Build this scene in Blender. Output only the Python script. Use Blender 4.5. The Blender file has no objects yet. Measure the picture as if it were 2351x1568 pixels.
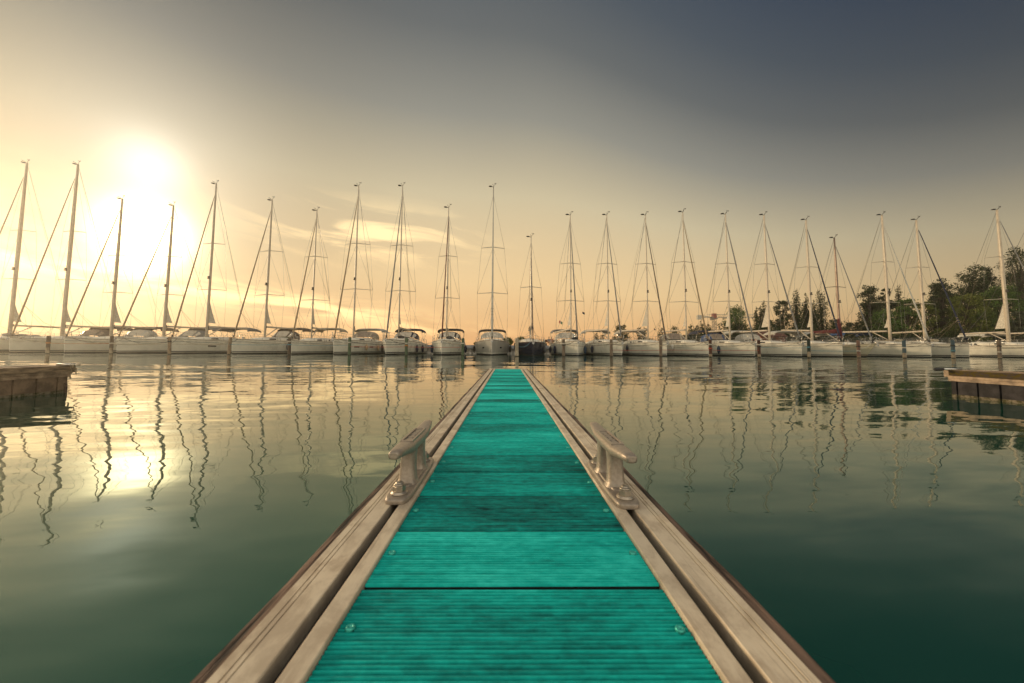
import bpy, math, random
from mathutils import Matrix, Vector

S = bpy.context.scene
COL = S.collection
R = math.radians
random.seed(7)

# ---------------------------------------------------------------- camera
W, H, F = 1024.0, 683.0, 370.25
CAM_H = 0.65
PPX, PPY = 512.0, 326.6
YAW, PITCH, ROLL = R(0.68), 0.0607, 0.0056
cam_data = bpy.data.cameras.new('camera')
cam_data.sensor_width = 36.0
cam_data.lens = F / W * 36.0
cam_data.shift_y = (PPY - H / 2) / W
cam_data.clip_start = 0.05
cam_data.clip_end = 2000
cam_data.dof.use_dof = True
cam_data.dof.focus_distance = 3.5
cam_data.dof.aperture_fstop = 8.0
cam = bpy.data.objects.new('camera', cam_data)
COL.objects.link(cam)
CM = (Matrix.Rotation(-YAW, 3, 'Z') @ Matrix.Rotation(math.pi / 2 + PITCH, 3, 'X') @ Matrix.Rotation(ROLL, 3, 'Z'))
cam.matrix_world = Matrix.Translation((0, 0, CAM_H)) @ CM.to_4x4()
S.camera = cam
CMI = CM.transposed()

# ---------------------------------------------------------------- light and sky
SUN_U, SUN_V = -0.985, 0.50          # direction of the sun: tan of its bearing and height over straight ahead
SUN = Vector((SUN_U, 1.0, SUN_V)).normalized()
LAMP = Vector((-1.66, 1.0, 0.38)).normalized()      # the low sun itself stands just left of the picture
sun_el = math.asin(LAMP.z)
sun_az = math.atan2(SUN.x, SUN.y)
ld = bpy.data.lights.new('sun', 'SUN')
ld.energy = 2.6
ld.angle = R(5)
ld.color = (1.0, 0.75, 0.46)
sun = bpy.data.objects.new('sun', ld)
sun.rotation_euler = LAMP.to_track_quat('Z', 'Y').to_euler()
sun.location = (0, 0, 60)
COL.objects.link(sun)

S.render.engine = 'CYCLES'
S.cycles.use_denoising = True
S.cycles.volume_bounces = 0
S.cycles.max_bounces = 6
S.cycles.diffuse_bounces = 2
S.cycles.glossy_bounces = 3
S.cycles.transparent_max_bounces = 8
S.cycles.caustics_reflective = False
S.cycles.caustics_refractive = False
S.cycles.sample_clamp_indirect = 4
S.view_settings.view_transform = 'Standard'
S.view_settings.look = 'None'
S.view_settings.exposure = 0.0
S.view_settings.gamma = 1.0


def lin(r, g, b):
    def f(c):
        c /= 255.0
        return c / 12.92 if c <= 0.04045 else ((c + 0.055) / 1.055) ** 2.4
    return (f(r), f(g), f(b), 1.0)


class NT:
    """small helper that writes node trees"""
    def __init__(self, tree):
        self.t = tree

    def n(self, kind, **kw):
        nd = self.t.nodes.new(kind)
        for k, v in kw.items():
            setattr(nd, k, v)
        return nd

    def put(self, sock, v):
        if isinstance(v, bpy.types.NodeSocket):
            self.t.links.new(v, sock)
        else:
            sock.default_value = v

    def m(self, op, a, b=None, c=None, clamp=False):
        nd = self.n('ShaderNodeMath', operation=op)
        nd.use_clamp = clamp
        self.put(nd.inputs[0], a)
        if b is not None:
            self.put(nd.inputs[1], b)
        if c is not None:
            self.put(nd.inputs[2], c)
        return nd.outputs[0]

    def vm(self, op, a, b=None):
        nd = self.n('ShaderNodeVectorMath', operation=op)
        self.put(nd.inputs[0], a)
        if b is not None:
            self.put(nd.inputs[1], b)
        return nd.outputs['Value'] if op in ('DOT_PRODUCT', 'LENGTH') else nd.outputs[0]

    def comb(self, x, y, z):
        nd = self.n('ShaderNodeCombineXYZ')
        for i, v in enumerate((x, y, z)):
            self.put(nd.inputs[i], v)
        return nd.outputs[0]

    def sep(self, v):
        nd = self.n('ShaderNodeSeparateXYZ')
        self.put(nd.inputs[0], v)
        return nd.outputs

    def smooth(self, v, a, b):
        nd = self.n('ShaderNodeMapRange', interpolation_type='SMOOTHSTEP')
        self.put(nd.inputs['Value'], v)
        nd.inputs['From Min'].default_value = a
        nd.inputs['From Max'].default_value = b
        return nd.outputs[0]

    def ramp(self, v, stops, mode='LINEAR'):
        nd = self.n('ShaderNodeValToRGB')
        nd.color_ramp.interpolation = mode
        el = nd.color_ramp.elements
        while len(el) < len(stops):
            el.new(0.5)
        for e, (p, c) in zip(el, stops):
            e.position = p
            e.color = c
        self.put(nd.inputs[0], v)
        return nd.outputs[0]

    def noise(self, vec, scale, detail=4, rough=0.5, dist=0.0):
        nd = self.n('ShaderNodeTexNoise')
        if vec is not None:
            self.put(nd.inputs['Vector'], vec)
        nd.inputs['Scale'].default_value = scale
        nd.inputs['Detail'].default_value = detail
        nd.inputs['Roughness'].default_value = rough
        nd.inputs['Distortion'].default_value = dist
        return nd

    def mix(self, f, a, b, blend='MIX'):
        nd = self.n('ShaderNodeMix', data_type='RGBA', blend_type=blend)
        self.put(nd.inputs['Factor'], f)
        self.put(nd.inputs['A'], a)
        self.put(nd.inputs['B'], b)
        return nd.outputs['Result']

    def gauss(self, v, mu, sig):
        d = self.m('DIVIDE', self.m('SUBTRACT', v, mu), sig)
        return self.m('EXPONENT', self.m('MULTIPLY', self.m('MULTIPLY', d, d), -1.0))


world = bpy.data.worlds.new('World')
S.world = world
world.use_nodes = True
wt = world.node_tree
wt.nodes.clear()
w = NT(wt)
dirv = w.vm('NORMALIZE', w.n('ShaderNodeTexCoord').outputs['Generated'])
dx, dy, dz = w.sep(dirv)
DEG = 180 / math.pi
hyp = w.m('SQRT', w.m('ADD', w.m('MULTIPLY', dx, dx), w.m('MULTIPLY', dy, dy)))
el = w.m('MULTIPLY', w.m('ABSOLUTE', w.m('ARCTAN2', dz, hyp)), DEG)
az = w.m('MULTIPLY', w.m('ARCTAN2', dx, dy), DEG)
gam = w.m('MULTIPLY', w.m('ARCCOSINE', w.vm('DOT_PRODUCT', dirv, SUN)), DEG)
fac = w.m('ADD', 1.0, w.m('MULTIPLY', w.smooth(gam, 42, 104), 1.02))
eff = w.m('DIVIDE', w.m('MULTIPLY', el, fac), 60.0, clamp=True)
base = w.ramp(eff, [(0.0, lin(246, 178, 116)), (0.06, lin(251, 198, 136)), (0.17, lin(250, 214, 157)),
                    (0.38, lin(213, 198, 162)), (0.55, lin(149, 147, 136)), (0.70, lin(103, 107, 107)),
                    (0.84, lin(77, 86, 95)), (0.98, lin(60, 72, 88))])
dark = w.m('SUBTRACT', 1.0, w.m('MULTIPLY', w.smooth(gam, 58, 106), 0.36))
dark = w.m('MULTIPLY', dark, w.m('SUBTRACT', 1.0, w.m('MULTIPLY', w.smooth(w.m('MULTIPLY', az, -1.0), 8, 42), 0.30)))
base = w.vm('MULTIPLY', base, w.comb(dark, dark, dark))
# thin evening cloud: one long sloping bank and loose wisps over it
noise_v = w.comb(w.m('MULTIPLY', az, 0.055), w.m('MULTIPLY', w.m('ADD', el, w.m('MULTIPLY', az, 0.10)), 0.34), 0.0)
nz = w.noise(noise_v, 1.6, 7, 0.58, 0.5).outputs['Fac']
nzb = w.noise(noise_v, 0.8, 6, 0.6, 0.9).outputs['Fac']
bank_mid = w.m('SUBTRACT', 8.0, w.m('MULTIPLY', w.m('ADD', az, 54.0), 0.098))
bank = w.gauss(w.m('SUBTRACT', el, bank_mid), 0.2, 1.5)
bank = w.m('MULTIPLY', bank, w.smooth(w.m('MULTIPLY', az, -1.0), 4, 24))
bank = w.m('MULTIPLY', bank, w.smooth(nz, 0.36, 0.60))
wisp = w.m('MULTIPLY', w.gauss(el, 16.5, 3.2), w.gauss(az, -20.0, 12.0))
wisp = w.m('MULTIPLY', wisp, w.smooth(nzb, 0.47, 0.63))
puff = w.m('MULTIPLY', w.gauss(el, 11.0, 4.5), w.gauss(az, -58.0, 10.0))
puff = w.m('MULTIPLY', puff, w.smooth(nzb, 0.36, 0.62))
low = w.m('MULTIPLY', w.gauss(el, 2.6, 1.1), w.gauss(az, -12.0, 14.0))
low = w.m('MULTIPLY', low, w.smooth(nz, 0.44, 0.62))
cl = w.m('ADD', w.m('ADD', w.m('MULTIPLY', bank, 1.0), w.m('MULTIPLY', wisp, 0.72)),
         w.m('ADD', w.m('MULTIPLY', puff, 0.34), w.m('MULTIPLY', low, 0.42)))
clouds = w.vm('MULTIPLY', w.comb(1.0, 0.72, 0.32), w.comb(cl, cl, cl))
sky = w.vm('ADD', base, clouds)
# glow round the sun
g1 = w.m('MULTIPLY', w.gauss(gam, 0.0, 2.9), 0.60)
g2 = w.m('MULTIPLY', w.gauss(gam, 0.0, 9.5), 0.22)
g3 = w.m('MULTIPLY', w.m('EXPONENT', w.m('DIVIDE', gam, -15.0)), 0.10)
sky = w.vm('ADD', sky, w.vm('MULTIPLY', w.comb(1.0, 0.95, 0.84), w.comb(*[w.m('ADD', g1, w.m('ADD', g2, g3))] * 3)))
# unseen part of the dome: fill light added overhead and behind the viewer
up = w.m('MULTIPLY', w.smooth(el, 52, 82), 0.42)
back = w.m('MULTIPLY', w.smooth(w.m('MULTIPLY', dy, -1.0), -0.05, 0.50), 1.0)
ub = w.m('ADD', up, back)
sky = w.vm('ADD', sky, w.vm('MULTIPLY', w.comb(1.0, 0.90, 0.70), w.comb(ub, ub, ub)))
# extra glow added under the sun to brighten its reflection in the water
gam2 = w.m('MULTIPLY', w.m('ARCCOSINE', w.vm('DOT_PRODUCT', dirv, Vector((SUN_U, 1.0, 0.30)).normalized())), DEG)
g4 = w.m('ADD', w.m('MULTIPLY', w.gauss(gam2, 0.0, 6.0), 0.65), w.m('MULTIPLY', w.gauss(gam2, 0.0, 2.8), 7.0))
sky = w.vm('ADD', sky, w.vm('MULTIPLY', w.comb(1.0, 0.82, 0.45), w.comb(g4, g4, g4)))
nish = w.n('ShaderNodeTexSky', sky_type='NISHITA')
nish.sun_disc = False
nish.sun_elevation = sun_el
nish.sun_rotation = sun_az
bg1 = w.n('ShaderNodeBackground')
w.put(bg1.inputs['Color'], sky)
bg1.inputs['Strength'].default_value = 0.95
bg2 = w.n('ShaderNodeBackground')
w.put(bg2.inputs['Color'], nish.outputs[0])
bg2.inputs['Strength'].default_value = 0.004
add = w.n('ShaderNodeAddShader')
wt.links.new(bg1.outputs[0], add.inputs[0])
wt.links.new(bg2.outputs[0], add.inputs[1])
wout = w.n('ShaderNodeOutputWorld')
wt.links.new(add.outputs[0], wout.inputs['Surface'])


# ---------------------------------------------------------------- projection helpers (photo measured on a 2351 px wide copy)
K = 1024.0 / 2351.0


def proj(p):
    v = CMI @ (Vector(p) - Vector((0, 0, CAM_H)))
    return (PPX + F * v.x / -v.z, PPY - F * v.y / -v.z)


def x_for(px, y, z=0.0):
    """world x of a point at depth y, height z seen in photo column px"""
    px *= K
    x = (px - PPX) / F * y
    for _ in range(6):
        x += (px - proj((x, y, z))[0]) * y / F
    return x


def z_for(py, x, y):
    """height of a point over (x, y) seen in photo row py"""
    py *= K
    z = 1.0
    for _ in range(8):
        z -= (py - proj((x, y, z))[1]) * y / F
    return z


# ---------------------------------------------------------------- mesh helpers
class MB:
    def __init__(self):
        self.v, self.f, self.mi, self.sm = [], [], [], []

    def add(self, verts, faces, mi=0, smooth=False):
        o = len(self.v)
        self.v += [tuple(p) for p in verts]
        for f in faces:
            self.f.append(tuple(i + o for i in f))
            self.mi.append(mi)
            self.sm.append(smooth)
        return self

    def box(self, x0, x1, y0, y1, z0, z1, mi=0):
        vs = [(x, y, z) for z in (z0, z1) for y in (y0, y1) for x in (x0, x1)]
        return self.add(vs, [(0, 2, 3, 1), (4, 5, 7, 6), (0, 1, 5, 4), (2, 6, 7, 3), (0, 4, 6, 2), (1, 3, 7, 5)], mi)

    def loft(self, rings, mi=0, smooth=True, closed=True, caps=True, mis=None):
        n = len(rings[0])
        o = len(self.v)
        for r in rings:
            self.v += [tuple(p) for p in r]
        for i in range(len(rings) - 1):
            for j in range(n if closed else n - 1):
                k = (j + 1) % n
                self.f.append((o + i * n + j, o + i * n + k, o + (i + 1) * n + k, o + (i + 1) * n + j))
                self.mi.append(mis[j] if mis else mi)
                self.sm.append(smooth)
        if caps and closed:
            self.f.append(tuple(o + j for j in range(n))[::-1])
            self.f.append(tuple(o + (len(rings) - 1) * n + j for j in range(n)))
            self.mi += [mi, mi]
            self.sm += [False, False]
        return self

    def tube(self, pts, rad, seg=6, mi=0, smooth=True, flat=1.0):
        pts = [Vector(p) for p in pts]
        rads = rad if isinstance(rad, (list, tuple)) else [rad] * len(pts)
        rings = []
        for i, p in enumerate(pts):
            d = (pts[min(i + 1, len(pts) - 1)] - pts[max(i - 1, 0)])
            if d.length < 1e-9:
                d = Vector((0, 0, 1))
            d.normalize()
            a = Vector((0, 0, 1)) if abs(d.z) < 0.8 else Vector((1, 0, 0))
            u = d.cross(a).normalized()
            v = d.cross(u).normalized()
            rings.append([p + u * (math.cos(2 * math.pi * k / seg) * rads[i]) * flat + v * (math.sin(2 * math.pi * k / seg) * rads[i])
                          for k in range(seg)])
        return self.loft(rings, mi, smooth)

    def lathe(self, prof, c=(0, 0, 0), seg=12, mi=0):
        rings = [[(c[0] + r * math.cos(2 * math.pi * k / seg), c[1] + r * math.sin(2 * math.pi * k / seg), c[2] + z) for k in range(seg)]
                 for r, z in prof]
        return self.loft(rings, mi)

    def build(self, name, mats, parent=None):
        me = bpy.data.meshes.new(name)
        me.from_pydata(self.v, [], self.f)
        mats = mats if isinstance(mats, (list, tuple)) else [mats]
        for m in mats:
            me.materials.append(m)
        me.polygons.foreach_set('material_index', self.mi)
        me.polygons.foreach_set('use_smooth', self.sm)
        me.update()
        o = bpy.data.objects.new(name, me)
        COL.objects.link(o)
        if parent:
            o.parent = parent
        return o


def tag(o, label=None, cat=None, group=None, kind=None):
    for k, v in (('label', label), ('category', cat), ('group', group), ('kind', kind)):
        if v:
            o[k] = v
    return o


def thing(name, label, cat, loc=(0, 0, 0), rz=0.0, group=None):
    o = bpy.data.objects.new(name, None)
    o.empty_display_size = 0.2
    COL.objects.link(o)
    o.location = loc
    o.rotation_euler = (0, 0, rz)
    return tag(o, label, cat, group)


# ---------------------------------------------------------------- materials
def mat(name, col, rough=0.5, metal=0.0, var=0.12, scale=6.0, spec=0.5, stretch=(1, 1, 1), bump=0.0, coord='Object', col2=None, thr=(0.35, 0.65), detail=5):
    m = bpy.data.materials.new(name)
    m.use_nodes = True
    t = NT(m.node_tree)
    b = m.node_tree.nodes['Principled BSDF']
    b.inputs['Roughness'].default_value = rough
    b.inputs['Metallic'].default_value = metal
    b.inputs['Specular IOR Level'].default_value = spec
    co = t.n('ShaderNodeTexCoord').outputs[coord]
    nz = t.noise(t.vm('MULTIPLY', co, stretch), scale, detail, 0.6).outputs['Fac']
    c2 = col2 or tuple(c * (1 - 2.2 * var) for c in col)
    t.put(b.inputs['Base Color'], t.mix(t.smooth(nz, *thr), (*c2, 1), (*[min(1, c * (1 + var)) for c in col], 1)))
    t.put(b.inputs['Roughness'], t.m('ADD', rough - 0.06, t.m('MULTIPLY', nz, 0.12)))
    if bump:
        bp = t.n('ShaderNodeBump')
        bp.inputs['Strength'].default_value = bump
        bp.inputs['Distance'].default_value = 0.02
        t.put(bp.inputs['Height'], nz)
        t.put(b.inputs['Normal'], bp.outputs[0])
    return m


gel = mat('white_gelcoat', (0.82, 0.78, 0.68), 0.28, var=0.04, scale=1.2)
cream = mat('cream_gelcoat', (0.66, 0.61, 0.47), 0.35, var=0.05, scale=1.2)
grey_gel = mat('grey_gelcoat', (0.46, 0.44, 0.40), 0.3, var=0.05, scale=1.2)
navy_gel = mat('navy_gelcoat', (0.012, 0.018, 0.045), 0.22, var=0.2, scale=1.2)
deck_m = mat('deck_gelcoat', (0.78, 0.74, 0.65), 0.5, var=0.08, scale=2.0)
antifoul = mat('antifouling', (0.016, 0.018, 0.024), 0.6, var=0.3)
stripe_dark = mat('dark_stripe', (0.025, 0.028, 0.04), 0.4, var=0.2)
stripe_grey = mat('grey_stripe', (0.16, 0.17, 0.19), 0.4, var=0.1)
stripe_red = mat('red_stripe', (0.35, 0.05, 0.05), 0.4, var=0.1)
stripe_brown = mat('brown_stripe', (0.14, 0.06, 0.03), 0.4, var=0.1)
alu = mat('mast_alloy', (0.42, 0.39, 0.35), 0.38, 0.55, var=0.06, scale=3)
alu_white = mat('white_mast_paint', (0.52, 0.45, 0.36), 0.4, 0.0, var=0.05, scale=3)
alu_dark = mat('bronze_mast_alloy', (0.22, 0.16, 0.13), 0.4, 0.4, var=0.08, scale=3)
steel = mat('stainless_steel', (0.62, 0.60, 0.57), 0.2, 0.9, var=0.05)
wire_m = mat('rigging_wire', (0.20, 0.19, 0.18), 0.4, 0.6, var=0.05)
black = mat('black_plastic', (0.018, 0.018, 0.02), 0.5, var=0.2)
glass = mat('tinted_window', (0.015, 0.018, 0.022), 0.08, var=0.2, spec=0.7)
clear = mat('clear_vinyl_window', (0.55, 0.50, 0.42), 0.15, var=0.06, spec=0.7)
brownw = mat('brown_vinyl_window', (0.28, 0.22, 0.17), 0.2, var=0.1, spec=0.7)


def cloth(name, c):
    return mat(name, c, 0.85, var=0.12, scale=9, bump=0.15)


CL = {'navy': cloth('navy_canvas', (0.014, 0.020, 0.050)), 'black': cloth('black_canvas', (0.016, 0.016, 0.020)),
      'blue': cloth('blue_canvas', (0.02, 0.06, 0.17)), 'grey': cloth('grey_canvas', (0.19, 0.19, 0.19)),
      'pale': cloth('pale_grey_canvas', (0.46, 0.45, 0.41)), 'beige': cloth('beige_canvas', (0.40, 0.34, 0.25)),
      'brown': cloth('brown_canvas', (0.10, 0.075, 0.06)), 'red': cloth('dark_red_canvas', (0.085, 0.008, 0.012)),
      'white': cloth('white_sailcloth', (0.62, 0.58, 0.50)), 'maroon': cloth('maroon_sailcloth', (0.14, 0.04, 0.035)),
      'sand': cloth('sand_sailcloth', (0.30, 0.22, 0.13)), 'orange': cloth('orange_cloth', (0.55, 0.13, 0.03)),
      'green': cloth('green_cloth', (0.03, 0.18, 0.05)), 'flagred': cloth('red_cloth', (0.45, 0.03, 0.03))}
wood_m = mat('weathered_wood', (0.20, 0.145, 0.10), 0.85, var=0.3, scale=9, stretch=(3, 3, 0.35), bump=0.5)
tan_rope = mat('tan_rope', (0.36, 0.29, 0.20), 0.9, var=0.2, scale=40)
dark_rope = mat('dark_rope', (0.03, 0.028, 0.03), 0.9, var=0.2, scale=40)
red_rope = mat('red_rope', (0.50, 0.10, 0.06), 0.9, var=0.15, scale=40)
blue_rope = mat('blue_rope', (0.10, 0.26, 0.33), 0.9, var=0.15, scale=40)
orange_rope = mat('orange_rope', (0.55, 0.22, 0.06), 0.9, var=0.15, scale=40)
white_rope = mat('white_rope', (0.6, 0.57, 0.5), 0.9, var=0.15, scale=40)
def rail_material():
    m = bpy.data.materials.new('weathered_aluminium_rail')
    m.use_nodes = True
    t = NT(m.node_tree)
    b = m.node_tree.nodes['Principled BSDF']
    co = t.n('ShaderNodeTexCoord').outputs['Object']
    blot = t.noise(t.vm('MULTIPLY', co, (26, 14, 20)), 1.0, 9, 0.68, 0.3).outputs['Fac']
    wide = t.noise(t.vm('MULTIPLY', co, (5, 2.2, 5)), 1.0, 4, 0.6).outputs['Fac']
    scr = t.noise(t.vm('MULTIPLY', co, (420, 5, 60)), 1.0, 3, 0.6).outputs['Fac']
    c = t.mix(t.smooth(blot, 0.38, 0.60), (0.46, 0.36, 0.26, 1), (0.70, 0.59, 0.45, 1))
    c = t.mix(t.m('MULTIPLY', t.smooth(wide, 0.35, 0.66), 0.45), c, (0.54, 0.48, 0.39, 1))
    c = t.mix(t.m('MULTIPLY', t.smooth(scr, 0.60, 0.72), 0.5), c, (0.72, 0.64, 0.52, 1))
    c = t.mix(t.m('MULTIPLY', t.smooth(scr, 0.40, 0.30), 0.45), c, (0.28, 0.22, 0.165, 1))
    t.put(b.inputs['Base Color'], c)
    b.inputs['Metallic'].default_value = 0.08
    t.put(b.inputs['Roughness'], t.m('ADD', 0.52, t.m('MULTIPLY', blot, 0.25)))
    b.inputs['Specular IOR Level'].default_value = 0.3
    bp = t.n('ShaderNodeBump')
    bp.inputs['Strength'].default_value = 0.25
    bp.inputs['Distance'].default_value = 0.001
    t.put(bp.inputs['Height'], t.m('ADD', blot, t.m('MULTIPLY', scr, 0.5)))
    t.put(b.inputs['Normal'], bp.outputs[0])
    return m


rail_m = rail_material()
rail_dull = mat('tarnished_rail', (0.40, 0.29, 0.20), 0.6, 0.05, var=0.22, scale=9, bump=0.1, detail=8)
slot_m = mat('dark_slot', (0.055, 0.045, 0.045), 0.7, var=0.3, scale=20)
edge_wood = mat('dark_edge_timber', (0.15, 0.095, 0.07), 0.9, var=0.45, scale=30, stretch=(4, 0.25, 4), bump=0.6)
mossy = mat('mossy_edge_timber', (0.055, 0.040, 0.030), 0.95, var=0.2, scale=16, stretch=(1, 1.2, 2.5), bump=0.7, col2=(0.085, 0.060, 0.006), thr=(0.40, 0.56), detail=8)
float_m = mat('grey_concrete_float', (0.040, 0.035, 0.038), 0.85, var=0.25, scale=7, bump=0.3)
glare_wood = mat('glare_tan_timber', (0.36, 0.26, 0.17), 0.9, var=0.25, scale=14, stretch=(1, 0.5, 2.5), bump=0.5)  # edge timber paled towards tan, sun glare partly put into the colour
float_glare = mat('glare_brown_float', (0.26, 0.18, 0.12), 0.85, var=0.2, scale=7, bump=0.3)  # float lightened the same way, glare partly painted into its colour
slime = mat('algae_band', (0.17, 0.14, 0.10), 0.9, var=0.4, scale=20, bump=0.6, col2=(0.05, 0.045, 0.01))
cast = mat('cast_aluminium', (0.35, 0.295, 0.245), 0.43, 0.45, var=0.07, scale=160, bump=0.10, detail=7, spec=0.5)
cast_dark = mat('dark_recess', (0.12, 0.105, 0.095), 0.7, var=0.3, scale=60)  # darker colour for the panel floor on the cleat bar
nut_m = mat('zinc_nut', (0.46, 0.40, 0.33), 0.38, 0.75, var=0.1, scale=50)
conc = mat('quay_concrete', (0.30, 0.285, 0.26), 0.85, var=0.16, scale=1.3, bump=0.2)
conc_grey = mat('quay_coping', (0.24, 0.25, 0.27), 0.8, var=0.1, scale=1.3)


def deck_material():
    m = bpy.data.materials.new('teal_ribbed_decking')
    m.use_nodes = True
    t = NT(m.node_tree)
    b = m.node_tree.nodes['Principled BSDF']
    co = t.n('ShaderNodeTexCoord').outputs['Object']
    at = t.n('ShaderNodeAttribute')
    at.attribute_name = 'tone'
    streak = t.noise(t.vm('MULTIPLY', co, (3.5, 210.0, 30.0)), 1.0, 6, 0.72).outputs['Fac']
    patch = t.noise(t.vm('MULTIPLY', co, (5.0, 11.0, 1.0)), 1.0, 5, 0.6).outputs['Fac']
    fleck = t.noise(t.vm('MULTIPLY', co, (55.0, 120.0, 30.0)), 1.0, 3, 0.6).outputs['Fac']
    f = t.m('ADD', t.m('MULTIPLY', streak, 0.62), t.m('MULTIPLY', patch, 0.53))
    f = t.m('ADD', f, t.m('MULTIPLY', t.m('SUBTRACT', fleck, 0.5), 0.38))
    f = t.m('ADD', f, t.m('MULTIPLY', t.m('SUBTRACT', at.outputs['Fac'], 0.5), 0.62))
    f = t.m('ADD', t.m('MULTIPLY', t.m('SUBTRACT', f, 0.575), 1.15), 0.50)
    c = t.ramp(f, [(0.16, (0.0006, 0.045, 0.044, 1)), (0.40, (0.001, 0.235, 0.215, 1)), (0.60, (0.002, 0.47, 0.425, 1)), (0.86, (0.04, 0.78, 0.70, 1))])
    t.put(b.inputs['Base Color'], c)
    b.inputs['Roughness'].default_value = 0.72
    b.inputs['Specular IOR Level'].default_value = 0.2
    bp = t.n('ShaderNodeBump')
    bp.inputs['Strength'].default_value = 0.5
    bp.inputs['Distance'].default_value = 0.002
    t.put(bp.inputs['Height'], t.m('ADD', streak, fleck))
    t.put(b.inputs['Normal'], bp.outputs[0])
    return m


teal = deck_material()
teal_groove = mat('shaded_teal_groove', (0.001, 0.105, 0.097), 0.9, var=0.3, scale=60)  # groove floors darkened in the colour to strengthen the ridge shading
teal_screw = mat('teal_screw_head', (0.05, 0.48, 0.41), 0.35, 0.3, var=0.08, scale=80)
gap_shade = mat('painted_gap_shade', (0.004, 0.018, 0.016), 0.9, var=0.2)  # plank sides and bearer near black, shade of the gaps put into the colour


def water_material():
    m = bpy.data.materials.new('harbour_water')
    m.use_nodes = True
    t = NT(m.node_tree)
    b = m.node_tree.nodes['Principled BSDF']
    co = t.n('ShaderNodeTexCoord').outputs['Object']
    x, y, z = t.sep(co)
    rot = t.comb(t.m('ADD', x, t.m('MULTIPLY', y, 0.12)), t.m('SUBTRACT', y, t.m('MULTIPLY', x, 0.10)), 0.0)

    def slopes(sx, sy, detail, rough, off):
        nd = t.noise(t.vm('ADD', t.vm('MULTIPLY', rot, (sx, sy, 1.0)), (off, off * 1.7, off * 0.3)), 1.0, detail, rough, 0.25)
        return t.vm('SUBTRACT', nd.outputs['Color'], (0.5, 0.5, 0.5))

    swell = slopes(0.4, 1.1, 1, 0.4, 3.1)
    mid = slopes(1.9, 5.2, 2, 0.5, 11.7)
    fine = slopes(2.6, 11.0, 3, 0.6, 27.3)
    long = slopes(0.13, 0.62, 3, 0.6, 41.9)
    breeze = t.noise(t.vm('MULTIPLY', rot, (0.16, 0.42, 1.0)), 1.0, 4, 0.6).outputs['Fac']
    far = t.smooth(y, 4.0, 13.0)
    a_fine = t.m('ADD', t.m('ADD', 0.030, t.m('MULTIPLY', t.smooth(breeze, 0.42, 0.62), 0.022)), t.m('MULTIPLY', far, t.m('ADD', 0.0, t.m('MULTIPLY', t.smooth(breeze, 0.45, 0.62), 0.03))))
    a_mid = t.m('SUBTRACT', 0.060, t.m('MULTIPLY', far, 0.025))

    def scaled(v, a, ax, ay):
        vx, vy, vz = t.sep(v)
        return t.m('MULTIPLY', t.m('MULTIPLY', vx, a), ax), t.m('MULTIPLY', t.m('MULTIPLY', vy, a), ay)

    s1 = scaled(swell, 0.060, 1.4, 0.6)
    s2 = scaled(mid, a_mid, 1.7, 0.7)
    s3 = scaled(fine, a_fine, 1.1, 0.8)
    s4 = scaled(long, t.m('MULTIPLY', t.smooth(y, 3.0, 9.0), 0.10), 0.35, 1.0)
    nx = t.m('ADD', t.m('ADD', s1[0], s4[0]), t.m('ADD', s2[0], s3[0]))
    ny = t.m('ADD', t.m('ADD', s1[1], s4[1]), t.m('ADD', s2[1], s3[1]))
    nrm = t.vm('NORMALIZE', t.comb(nx, ny, 1.0))
    t.put(b.inputs['Normal'], nrm)
    b.inputs['Base Color'].default_value = (0.004, 0.054, 0.037, 1)
    b.inputs['Roughness'].default_value = 0.015
    b.inputs['IOR'].default_value = 1.62
    b.inputs['Specular Tint'].default_value = (0.50, 1.0, 0.74, 1)
    return m


water_m = water_material()


def leaf_material(name, c1, c2, trans=0.25):
    m = bpy.data.materials.new(name)
    m.use_nodes = True
    t = NT(m.node_tree)
    b = m.node_tree.nodes['Principled BSDF']
    co = t.n('ShaderNodeTexCoord').outputs['Object']
    a = t.noise(co, 0.9, 3, 0.6).outputs['Fac']
    d = t.noise(co, 7.0, 2, 0.5).outputs['Fac']
    f = t.m('ADD', t.m('MULTIPLY', a, 0.7), t.m('MULTIPLY', d, 0.3))
    t.put(b.inputs['Base Color'], t.mix(t.smooth(f, 0.36, 0.64), (*c1, 1), (*c2, 1)))
    b.inputs['Roughness'].default_value = 0.7
    b.inputs['Specular IOR Level'].default_value = 0.2
    return m


LEAF = {'dark': leaf_material('dark_leaves', (0.014, 0.026, 0.008), (0.032, 0.055, 0.014)),
        'green': leaf_material('green_leaves', (0.040, 0.085, 0.018), (0.085, 0.15, 0.032)),
        'olive': leaf_material('olive_leaves', (0.075, 0.105, 0.020), (0.15, 0.17, 0.036)),
        'pale': leaf_material('pale_leaves', (0.06, 0.075, 0.045), (0.13, 0.145, 0.09))}
bark = mat('bark', (0.055, 0.042, 0.032), 0.9, var=0.3, scale=4, stretch=(3, 3, 0.5), bump=0.5)

# ---------------------------------------------------------------- setting: water, land, quay
mb = MB()
xs = [-300, -120, -60, -25, -10, 0, 10, 25, 60, 120, 300]
ys = [-28, -5, 0, 3, 8, 20, 40, 54.8]
vs = [(x, y, 0.0) for y in ys for x in xs]
fs = [(j * len(xs) + i, j * len(xs) + i + 1, (j + 1) * len(xs) + i + 1, (j + 1) * len(xs) + i) for j in range(len(ys) - 1) for i in range(len(xs) - 1)]
tag(mb.add(vs, fs).build('water', water_m), 'calm green harbour water with wavy reflections of the masts', kind='structure')

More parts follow.
